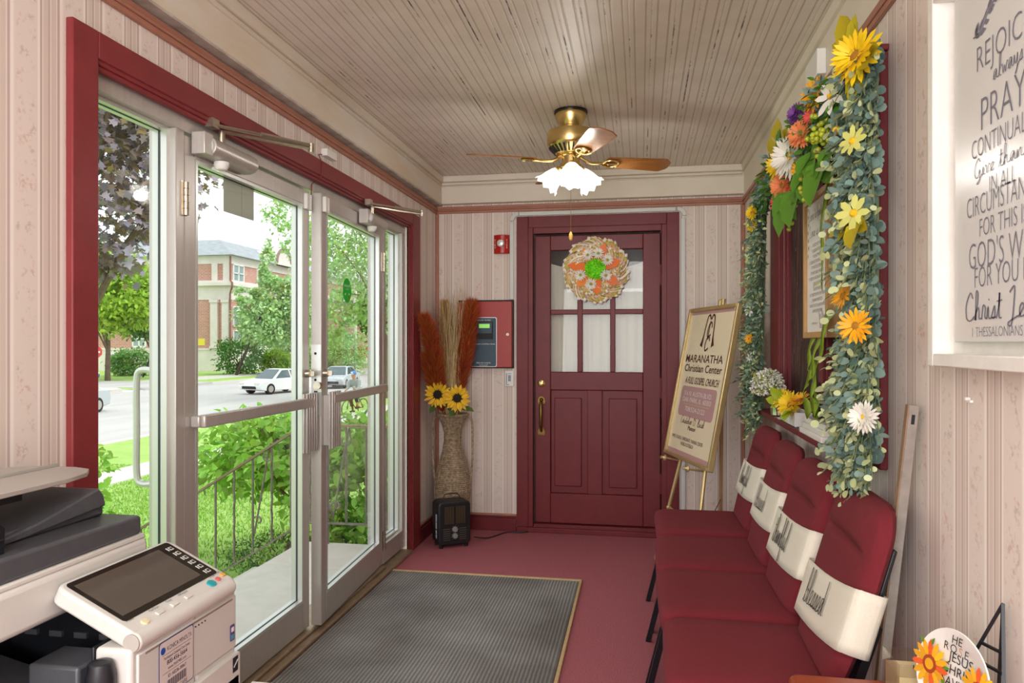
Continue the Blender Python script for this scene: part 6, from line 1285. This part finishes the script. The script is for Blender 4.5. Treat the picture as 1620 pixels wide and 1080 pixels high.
tree('lime_green_tree', 'yellow green tree across the street behind the purple maple', (-40.5, 49.3, -1.45), (-40, 48.7, 4), [((-40, 48.7, 5.4), (3.3, 3.3, 3.0)), ((-43, 50, 6.0), (3, 3, 3)), ((-37.6, 50, 4.6), (1.8, 1.8, 1.7))], 9000, .38, M_t2, tw=.22, seed=15, group=GT)
tree('street_tree', 'mid green tree across the street seen through the left sidelight', (-39.6, 53.5, -1.45), (-39.6, 53.5, 3), [((-39.6, 53.5, 3.9), (2.3, 2.3, 2.1)), ((-38.4, 53.8, 2.6), (1.5, 1.5, 1.0)), ((-41, 53.5, 5.2), (2, 2, 2))], 8000, .34, M_t3, tw=.2, seed=16, group=GT, bark=M_barkd)
tree('pale_young_tree', 'pale green young tree in front of the brick building', (-36.3, 60.3, -1.45), (-33.6, 61, 5.5), [((-33.2, 61.3, 3.4), (3.3, 2.4, 2.2)), ((-32.9, 61.6, 5.8), (2.0, 1.7, 2.0)), ((-33.7, 61.2, 8.6), (.8, .8, 2.0)), ((-30.8, 62, 4.5), (2.2, 2, 3.0)), ((-35.5, 60.6, 5.6), (1.2, 1.0, .8)), ((-30.6, 62, 7.0), (1.0, 1.0, 1.4))], 12500, .36, M_t4, tw=.14, seed=17, group=GT, bark=M_barkd, spread=.15)
tree('parkway_tree', 'tall fresh green tree on the near side of the street seen through the far door', (-13.2, 36.2, -1.5), (-13.4, 36, 6.0), [((-14.2, 34.6, 6.8), (3.3, 3.0, 2.4)), ((-13.4, 35.4, 4.6), (3.4, 3.0, 2.4)), ((-16.9, 33.4, 7.4), (1.5, 1.4, 1.5)), ((-12.3, 36.2, 8.6), (3.6, 3, 3)), ((-15.6, 34.6, 2.6), (1.5, 1.4, 1.4)), ((-11, 36.6, 3.8), (2.4, 2.2, 2))], 15000, .22, M_t5, tw=.2, seed=18, group=GT, spread=.15)
for i, (x, y, h, s, lb) in enumerate(((-33, 92, 9, 6.0, 'big tree far up the street behind the utility pole'), (-24, 101, 11, 7.5, 'tall tree far up the street left of the far sidelight'), (-16, 92, 9, 6.0, 'tree far up the street seen through the far sidelight'), (-31, 122, 12, 7, 'broad tree far up the street behind the brick building'), (-9, 84, 9, 6, 'tree far up the near side of the street at the far sidelight'))):
    tree('distant_tree', lb, (x, y, -1.45), (x, y, h * .6), [((x, y, h * .62), (s * .8, s * .8, h * .42)), ((x + 2, y, h * .9), (s * .5, s * .5, h * .3))], 4200, .8, (M_t6, M_t3)[i % 2], tw=.4, seed=30 + i, group=GT, bark=M_barkd)
M_bush = mat('round_bush_leaf', '#5c9440', .6, island=.28, trans=.25)
for i, (x, y, rx_, rz_, mt, lb) in enumerate(((-37.6, 63.2, 2.2, 1.75, M_bush, 'large round green bush beside the iron fence across the street'), (-35.3, 66.0, 1.5, 1.1, M_t2, 'yellow green bush right of the large round bush'), (-35.2, 70.0, 2.4, 2.1, M_t3, 'dark green bush by the brick building behind the white car'), (-45.5, 58.5, 1.9, 1.2, M_t6, 'low bush beside the lamp post across the street'), (-28.5, 66.5, 2.6, 2.2, M_t5, 'light green bush at the foot of the utility pole'), (-31.5, 68, 2.2, 1.8, M_t4, 'pale bush left of the utility pole'))):
    tree('street_bush', lb, (x, y, -1.45), (x, y, -.8), [((x, y, -1.5 + rz_), (rx_, rx_ * .9, rz_))], 2600, .26, mt, tw=.08, seed=50 + i, cat='bush', group='bushes across the street', bark=M_barkd)

# brick building across the street
def brickmat():
    m = bpy.data.materials.new('red_brick'); nt = nodes(m); L = nt.links.new; o = N(nt, 'OutputMaterial'); b = N(nt, 'BsdfPrincipled', i_Roughness=.85); tc = N(nt, 'TexCoord'); sp = N(nt, 'SeparateXYZ'); L(tc.outputs['Object'], sp.inputs[0])
    ad = N(nt, 'Math', operation='ADD'); L(sp.outputs[0], ad.inputs[0]); L(sp.outputs[1], ad.inputs[1]); cx = N(nt, 'CombineXYZ'); L(ad.outputs[0], cx.inputs[0]); L(sp.outputs[2], cx.inputs[1])
    br = N(nt, 'TexBrick', i_Scale=1.0); br.inputs['Color1'].default_value = hexc('#c58a7c'); br.inputs['Color2'].default_value = hexc('#b87a6c'); br.inputs['Mortar'].default_value = hexc('#cfbab0'); br.inputs['Brick Width'].default_value = .42; br.inputs['Row Height'].default_value = .16; br.inputs['Mortar Size'].default_value = .018
    L(cx.outputs[0], br.inputs['Vector']); n = N(nt, 'TexNoise', i_Scale=.5, i_Detail=4.0); L(tc.outputs['Object'], n.inputs['Vector']); rr = N(nt, 'ValToRGB'); rr.color_ramp.elements[0].position = .62; rr.color_ramp.elements[1].position = .68; L(n.outputs['Fac'], rr.inputs[0]); k = N(nt, 'Math', operation='MULTIPLY', i_1=.45); L(rr.outputs[0], k.inputs[0])
    mx = N(nt, 'MixRGB'); mx.inputs[2].default_value = hexc('#dccbc4'); L(k.outputs[0], mx.inputs[0]); L(br.outputs[0], mx.inputs[1]); L(mx.outputs[0], b.inputs['Base Color']); L(b.outputs[0], o.inputs[0]); return m
M_brick = brickmat(); M_stone = mat('limestone', '#e2d9d3', .8, noise=.06, nscale=1.2); M_roof = mat('slate_roof', '#8f969c', .75, col2='#a7aeb2', nscale=1.4, stretch=(1, 1, 3)); M_winf = mat('white_window_frame', '#eceae6', .5); M_wing = mat('window_pane_grey', '#93a3a8', .15, spec=.8)
bx, by = -42.0, 68.6
r = thing('brick_building', 'three storey red brick building with grey roof across the street', 'building', (bx, by, GZ))
m = MB(); m.box(-80, bx, by, 115, GZ, 10.6); m.build('wall', M_brick, r, flat=True)
m = MB(); m.box(-80, bx + .12, by - .12, 115, GZ, .75); m.box(-80, bx + .2, by - .2, 115, .75, .95)
m.box(-80, bx + .08, by - .08, 115, 6.0, 7.45); m.box(-80, bx + .55, by - .55, 115, 7.45, 7.8); m.box(-80, bx + .25, by - .25, 115, 7.8, 8.0); m.box(-80, bx + .1, by - .1, 115, 9.75, 10.6)
for x in (-42.35, -43.65): m.box(x - .42, x + .35, by - .3, by, .95, 6.0); m.box(x - .5, x + .42, by - .38, by, 5.7, 6.0); m.box(x - .5, x + .42, by - .38, by, .95, 1.15); m.box(x - .35, x + .3, by - .15, by, 8.0, 9.75)
m.build('stone_trim', M_stone, r, flat=True)
m = MB(); e = .7; m.add([(-80, by - e, 10.6), (bx + e, by - e, 10.6), (bx + e, 115, 10.6), (-80, 115, 10.6), (-78, by + 3.2, 12.75), (bx - 3.2, by + 3.2, 12.75), (bx - 3.2, 113, 12.75), (-78, 113, 12.75)], [(0, 1, 5, 4), (1, 2, 6, 5), (2, 3, 7, 6), (3, 0, 4, 7), (4, 5, 6, 7), (3, 2, 1, 0)]); rf = m.build('roof', M_roof, r, flat=True)
m = MB(); m.box(bx - 3, bx + .75, 77.3, 80.9, 10.6, 10.9); arc = [(math.cos(PI * i / 16) * 1.7, math.sin(PI * i / 16) * 1.7) for i in range(17)]; m.prism(arc, (bx - 3, 79.1, 10.8), (0, 1, 0), (0, 0, 1), (1, 0, 0), 3.5); m.build('arched_dormer', M_stone, r)
m = MB(); m.tube([(bx + .62, 79.1 + 1.8 * math.cos(PI * i / 20), 10.8 + 1.8 * math.sin(PI * i / 20)) for i in range(21)], .16, 8); m.build('arch_moulding', mat('dormer_brown', '#86706a', .6), r)
def bwin(c, ax_, w, h, nm='window'):
    m = MB(); c = V(c); A_ = V((1, 0, 0)) if ax_ == 'x' else V((0, 1, 0)); nn = V((0, -1, 0)) if ax_ == 'x' else V((1, 0, 0))
    for a, b_, ww, hh in ((-w / 2, 0, .07, h / 2), (w / 2, 0, .07, h / 2), (0, 0, .07, h / 2), (0, h / 2, w / 2, .07), (0, -h / 2, w / 2, .09), (0, 0, w / 2, .05)): m.obox(c + A_ * a + V((0, 0, b_)) + nn * .06, A_, V((0, 0, 1)), nn, ww, hh, .08)
    f_ = m.build('window', M_winf, r, flat=True); m = MB(); m.obox(c + nn * .02, A_, V((0, 0, 1)), nn, w / 2, h / 2, .02); m.build('window_pane', M_wing, f_, flat=True)
for y, w in ((70.1, 2.0), (75.0, 2.2), (83.4, 2.2), (88, 2)):
    for z, h in ((8.85, 1.75), (4.3, 2.0), (1.95, 1.7)): bwin((bx, y, z), 'y', w, h)
for x in (-46.7, -52.5, -58.5):
    for z, h in ((8.85, 1.6), (4.3, 2.0), (1.95, 1.7)): bwin((x, by, z), 'x', 1.5, h)
bwin((-55.5, by - .1, -.25), 'x', 1.7, 1.1); bwin((bx + .1, 75, -.2), 'y', 1.3, .8)
m = MB(); m.tube([(bx + .2, by - .25, 10.5), (bx + .2, by - .25, 8.0), (bx + .65, by - .65, 7.7), (bx + .65, by - .65, 7.3), (bx + .2, by - .3, 6.6), (bx + .2, by - .3, .2)], .10, 8); m.build('downspout', mat('downspout_brown', '#8c5f55', .6), r)
m = MB(); m.box(-45.9, -44.85, by - .03, by + .0, 1.25, 1.95); m.box(bx, bx + .03, 72.6, 74.0, 1.3, 1.9); lab(m.build('wall_sign', mat('sign_yellow', '#eedb45', .6), r), 'yellow rectangular wall signs')
m = MB(); m.box(-52, -45.0, 63.0, 63.25, GZ, -.95); struct(m.build('garden_wall', M_conc))
r = thing('iron_fence', 'black iron picket fence on the low wall in front of the brick building', 'fence', (-48.5, 63.1, -.95)); m = MB()
for k in range(50): m.box(-51.9 + .14 * k, -51.87 + .14 * k, 63.1, 63.13, -.95, -.15)
m.build('pickets', M_blackm, r, flat=True); m = MB(); m.box(-52, -45, 63.1, 63.13, -.25, -.2); m.box(-52, -45, 63.1, 63.13, -.85, -.8)
for k in range(4): m.box(-52 + 2.33 * k, -51.92 + 2.33 * k, 63.08, 63.15, -.95, -.05)
m.build('rails', M_blackm, r, flat=True)
r = thing('street_lamp_post', 'white lamp post with a green street sign across the street at the left', 'pole', (-42.0, 51.2, GZ)); m = MB(); m.cyl((-42, 51.2, GZ), (-42, 51.2, 4.2), .13, 10); m.build('pole', mat('pole_white', '#d9d8d2', .5), r)
m = MB(); m.box(-45.2, -43.0, 51.2, 51.25, 1.6, 1.95); m.build('street_sign', mat('sign_green', '#3f9a78', .5), r)
r = thing('red_road_sign', 'red and white road sign at the left edge of the sidelight', 'sign', (-30.5, 36.2, GZ)); m = MB(); m.cyl((-30.5, 36.2, GZ), (-30.5, 36.2, 1.3), .04, 8); m.build('post', M_copg, r); m = MB(); m.prism([(.38 * math.cos(PI / 8 + PI / 4 * k), .38 * math.sin(PI / 8 + PI / 4 * k)) for k in range(8)], (-30.5, 36.15, .9), (.8, .6, 0), (0, 0, 1), (.6, -.8, 0), .02); m.m(1).prism([(-.25, -.05), (.25, -.05), (.25, .05), (-.25, .05)], (-30.49, 36.13, .9), (.8, .6, 0), (0, 0, 1), (.6, -.8, 0), .02); m.build('sign_plate', [mat('stop_red', '#c23a36', .5), M_white], r)
r = thing('leaning_street_pole', 'slanted black pole across the street right of the lamp post', 'pole', (-42, 56, GZ)); m = MB(); m.tube([(-42.4, 55.8, GZ), (-41.3, 56.3, 2.0)], .07, 8); m.build('pole', M_blackm, r)
r = thing('utility_pole', 'white utility pole with a small sign seen through the far door', 'pole', (-27.8, 67.6, GZ)); m = MB(); m.cyl((-27.8, 67.6, GZ), (-27.8, 67.6, 8.5), .15, 10); m.build('pole', mat('pole_white', '#d9d8d2', .5), r); m = MB(); m.box(-28.75, -28.0, 67.45, 67.5, .9, 2.3); m.m(1).box(-28.75, -28.0, 67.44, 67.45, 1.95, 2.3); m.build('sign_plate', [M_white, mat('sign_sky_blue', '#6c8fc0', .5)], r)
r = thing('red_banner', 'low red board behind the bushes up the street', 'board', (-31, 80, GZ)); m = MB(); m.box(-37, -27.5, 80, 80.2, -.2, 1.1); m.box(-36.6, -36.5, 80.02, 80.18, GZ, -.2); m.box(-28, -27.9, 80.02, 80.18, GZ, -.2); m.build('board', mat('banner_red', '#b5413a', .6), r)

# cars
def make_car(name, label, loc, rz, paint, L_=4.5, H_=1.45, group='cars on the street'):
    r = thing(name, label, 'car', group=group, local=True); pm = mat('paint_' + paint, paint, .25, spec=.7); hw = .88
    lo = [(-2.2, .30), (-1.72, .22), (1.75, .22), (2.18, .30), (2.25, .52), (2.15, .72), (1.2, .90), (-1.5, .98), (-2.15, .95), (-2.25, .6)]
    m = MB(); m.prism(lo, (0, hw, 0), (1, 0, 0), (0, 0, 1), (0, -1, 0), 2 * hw)
    cab = [(1.15, .88), (.35, H_ - .03), (-.2, H_), (-.95, H_ - .04), (-1.75, .95)]
    vs = [(x, s * (hw - .04 - .22 * max(0, (z - .9) / .55)), z) for s in (-1, 1) for x, z in cab]; n = len(cab); m.add(vs, [tuple(range(n)), tuple(range(2 * n - 1, n - 1, -1))] + [(i + 1, i, n + i, n + i + 1) for i in range(n - 1)] + [(0, n - 1, 2 * n - 1, n)]); m.build('body', pm, r, bev=.05, seg=3)
    m = MB(); f = lambda x, z, s, e: (x, s * (hw - .04 - .22 * max(0, (z - .9) / .55) + e), z)
    for s in (-1, 1):
        m.add([f(.95, .93, s, .006), f(.32, H_ - .09, s, .006), f(-.22, H_ - .07, s, .006), f(-.25, .95, s, .006)], [(0, 1, 2, 3)]); m.add([f(-.33, .95, s, .006), f(-.3, H_ - .07, s, .006), f(-.9, H_ - .11, s, .006), f(-1.45, .98, s, .006)], [(0, 1, 2, 3)])
    m.add([(1.12, -.72, .92), (1.12, .72, .92), (.40, .56, H_ - .05), (.40, -.56, H_ - .05)], [(0, 1, 2, 3)]); m.add([(-1.72, -.72, .99), (-1.72, .72, .99), (-1.02, .56, H_ - .07), (-1.02, -.56, H_ - .07)], [(3, 2, 1, 0)])
    o = m.build('windows', mat('car_glass', '#3f5a60', .08, spec=.9), r, flat=True); o.modifiers.new('s', 'SOLIDIFY').thickness = .02; o.modifiers['s'].offset = 1
    for x in (-1.38, 1.38):
        for s in (-1, 1): m = MB(); m.cyl((x, s * (hw - .2), .32), (x, s * (hw + .01), .32), .32, 20); m.m(1).cyl((x, s * (hw + .005), .32), (x, s * (hw + .02), .32), .2, 14); m.build('wheel', [M_blackm, M_copg], r)
    m = MB()
    for s in (-1, 1): m.obox((2.19, s * .62, .66), (1, 0, 0), (0, 1, 0), (0, 0, 1), .06, .2, .07)
    m.build('headlight', M_white, r, bev=.02); m = MB(); m.box(2.2, 2.27, -.55, .55, .34, .5); m.build('grille', M_blackm, r, bev=.01)
    m = MB()
    for s in (-1, 1): m.obox((-2.2, s * .66, .8), (1, 0, 0), (0, 1, 0), (0, 0, 1), .06, .16, .07)
    m.build('tail_light', mat('tail_red', '#a32a26', .3), r, bev=.02); r.location = loc; r.rotation_euler.z = math.radians(rz); return r
make_car('white_sedan', 'white sedan driving past in front of the brick building', (-21.9, 41.0, -1.62), -108, '#f3f4f5', H_=1.48)
make_car('silver_car', 'silver car passing behind the edge of the far door', (-20.5, 47.0, -1.62), -82, '#b9c3ca', H_=1.45)
make_car('blue_car', 'blue car on the side street at the left edge of the sidelight', (-42.2, 47.2, -1.455), -8, '#3866a8', H_=1.5)
make_car('grey_suv', 'pale grey car close to the left edge of the sidelight', (-23.9, 26.2, -1.62), -84, '#b5bcc2', H_=1.6)
make_car('parked_car', 'parked pale car seen through the far sidelight', (-19.0, 60.5, -1.62), -95, '#d9d3d4', H_=1.5)

# rider on the pavement
PXY = V((-10.95, 26.6, -1.485))
r = thing('bicycle', 'dark bicycle ridden along the pavement outside', 'bicycle', tuple(PXY)); hd_ = V((-.25, -.97, 0)).normalized(); sd_ = V((-hd_.y, hd_.x, 0))
def BP(a, s, z): return PXY + hd_ * a + sd_ * s + V((0, 0, z))
for a in (-.5, .5): m = MB(); m.tube([BP(a + .33 * math.cos(t), 0, .34 + .33 * math.sin(t)) for t in [2 * PI * i / 28 for i in range(28)]], .02, 6, closed=True); [m.bar(BP(a, 0, .34), BP(a + .32 * math.cos(t), 0, .34 + .32 * math.sin(t)), .004, .004) for t in [2 * PI * i / 10 for i in range(10)]]; m.build('wheel', M_blackm, r)
m = MB(); [m.tube([BP(*p), BP(*q)], .017, 8) for p, q in (((-.5, 0, .34), (-.05, 0, .3)), ((-.5, 0, .34), (-.18, 0, .78)), ((-.05, 0, .3), (-.2, 0, .88)), ((-.05, 0, .3), (.36, 0, .72)), ((-.16, 0, .76), (.34, 0, .82)), ((.5, 0, .34), (.33, 0, .95)))]; m.build('frame', M_blackm, r)
m = MB(); m.tube([BP(.30, -.28, 1.0), BP(.36, 0, .97), BP(.30, .28, 1.0)], .014, 8); m.build('handlebar', M_blackm, r); m = MB(); m.obox(BP(-.22, 0, .90), hd_, sd_, V((0, 0, 1)), .12, .07, .025); m.build('saddle', M_blackm, r, bev=.02)
def skin(name, pts, edges, mt, parent, sub=2):
    base = OFF.get(parent.name, V()) if parent else V(); me = bpy.data.meshes.new(name); me.from_pydata([tuple(V(p[:3]) - base) for p in pts], edges, []); o = bpy.data.objects.new(name, me); COL.objects.link(o)
    if parent: o.parent = parent
    me.materials.append(mt); o.modifiers.new('skin', 'SKIN')
    for i, p in enumerate(pts): me.skin_vertices[0].data[i].radius = (p[3], p[3]); 
    me.skin_vertices[0].data[0].use_root = True; s = o.modifiers.new('sub', 'SUBSURF'); s.levels = sub; s.render_levels = sub; OFF[o.name] = base; return o
r = thing('person', 'person in a blue cap and grey and red top riding a bicycle along the pavement', 'person', tuple(PXY))
M_skin = mat('skin_tone', '#b98468', .55); B = lambda a, s, z, q: tuple(BP(a, s, z)) + (q,)
pts = [B(-.2, 0, .98, .13), B(-.1, 0, 1.18, .14), B(.02, 0, 1.36, .15), B(.06, 0, 1.45, .07), B(.09, 0, 1.52, .07), B(.11, 0, 1.60, .095), B(.11, 0, 1.68, .09)]
ed = [(i, i + 1) for i in range(6)]
for s in (-1, 1):
    k = len(pts); pts += [B(.03, s * .19, 1.38, .065), B(.10, s * .25, 1.15, .05), B(.27, s * .24, 1.04, .038), B(.31, s * .24, 1.02, .035)]; ed += [(2, k), (k, k + 1), (k + 1, k + 2), (k + 2, k + 3)]
    k = len(pts); z = .12 if s > 0 else -.05; pts += [B(-.16, s * .10, .93, .095), B(.14, s * .12, .74 + z, .075), B(.0, s * .12, .34 + z, .05), B(-.02, s * .12, .26 + z, .045), B(.12, s * .12, .24 + z, .035)]; ed += [(0, k), (k, k + 1), (k + 1, k + 2), (k + 2, k + 3), (k + 3, k + 4)]
skin('body', pts, ed, M_skin, r)
pts = [B(-.2, 0, .95, .145), B(-.1, 0, 1.18, .158), B(.02, 0, 1.37, .165), B(.05, 0, 1.43, .09)]; ed = [(0, 1), (1, 2), (2, 3)]
for s in (-1, 1): k = len(pts); pts += [B(.03, s * .19, 1.38, .085), B(.10, s * .25, 1.15, .066), B(.24, s * .243, 1.06, .052)]; ed += [(2, k), (k, k + 1), (k + 1, k + 2)]
skin('jacket', pts, ed, mat('jacket_grey', '#8f979d', .8, noise=.1), r)
m = MB(); m.lathe([(.185, 0), (.19, .03), (.19, .08), (.18, .1)], BP(-.125, 0, 1.10), (0, 0, 1), 20, cap=False); m.m(1).lathe([(.192, .03), (.193, .06)], BP(-.125, 0, 1.10), (0, 0, 1), 20, cap=False); m.build('chest_stripe', [M_white, mat('stripe_red', '#c0433f', .7)], r)
pts = [B(-.2, 0, .95, .14)]; ed = []
for s in (-1, 1): k = len(pts); z = .12 if s > 0 else -.05; pts += [B(-.16, s * .10, .92, .115), B(.14, s * .12, .74 + z, .092), B(.03, s * .12, .42 + z, .065)]; ed += [(0, k), (k, k + 1), (k + 1, k + 2)]
skin('trousers', pts, ed, mat('trousers_dark', '#34373c', .8), r)
m = MB(); m.lathe([(.108, -.03), (.115, .01), (.10, .07), (.06, .105), (.001, .118)], BP(.11, 0, 1.68), (0, 0, 1), 18); m.m(1).obox(BP(.22, 0, 1.665), hd_, sd_, V((0, 0, 1)), .06, .08, .008); m.m(1).obox(BP(.215, 0, 1.72), hd_, sd_, V((-.3, 0, 1)), .012, .045, .03); m.build('cap', [mat('cap_blue', '#3f74c4', .5), M_white], r, bev=.004)
for s in (-1, 1): m = MB(); m.obox(BP(.02, s * .12, (.25 + (.12 if s > 0 else -.05))), hd_, sd_, V((0, 0, 1)), .13, .05, .04); m.build('shoe', M_blackm, r, bev=.03)
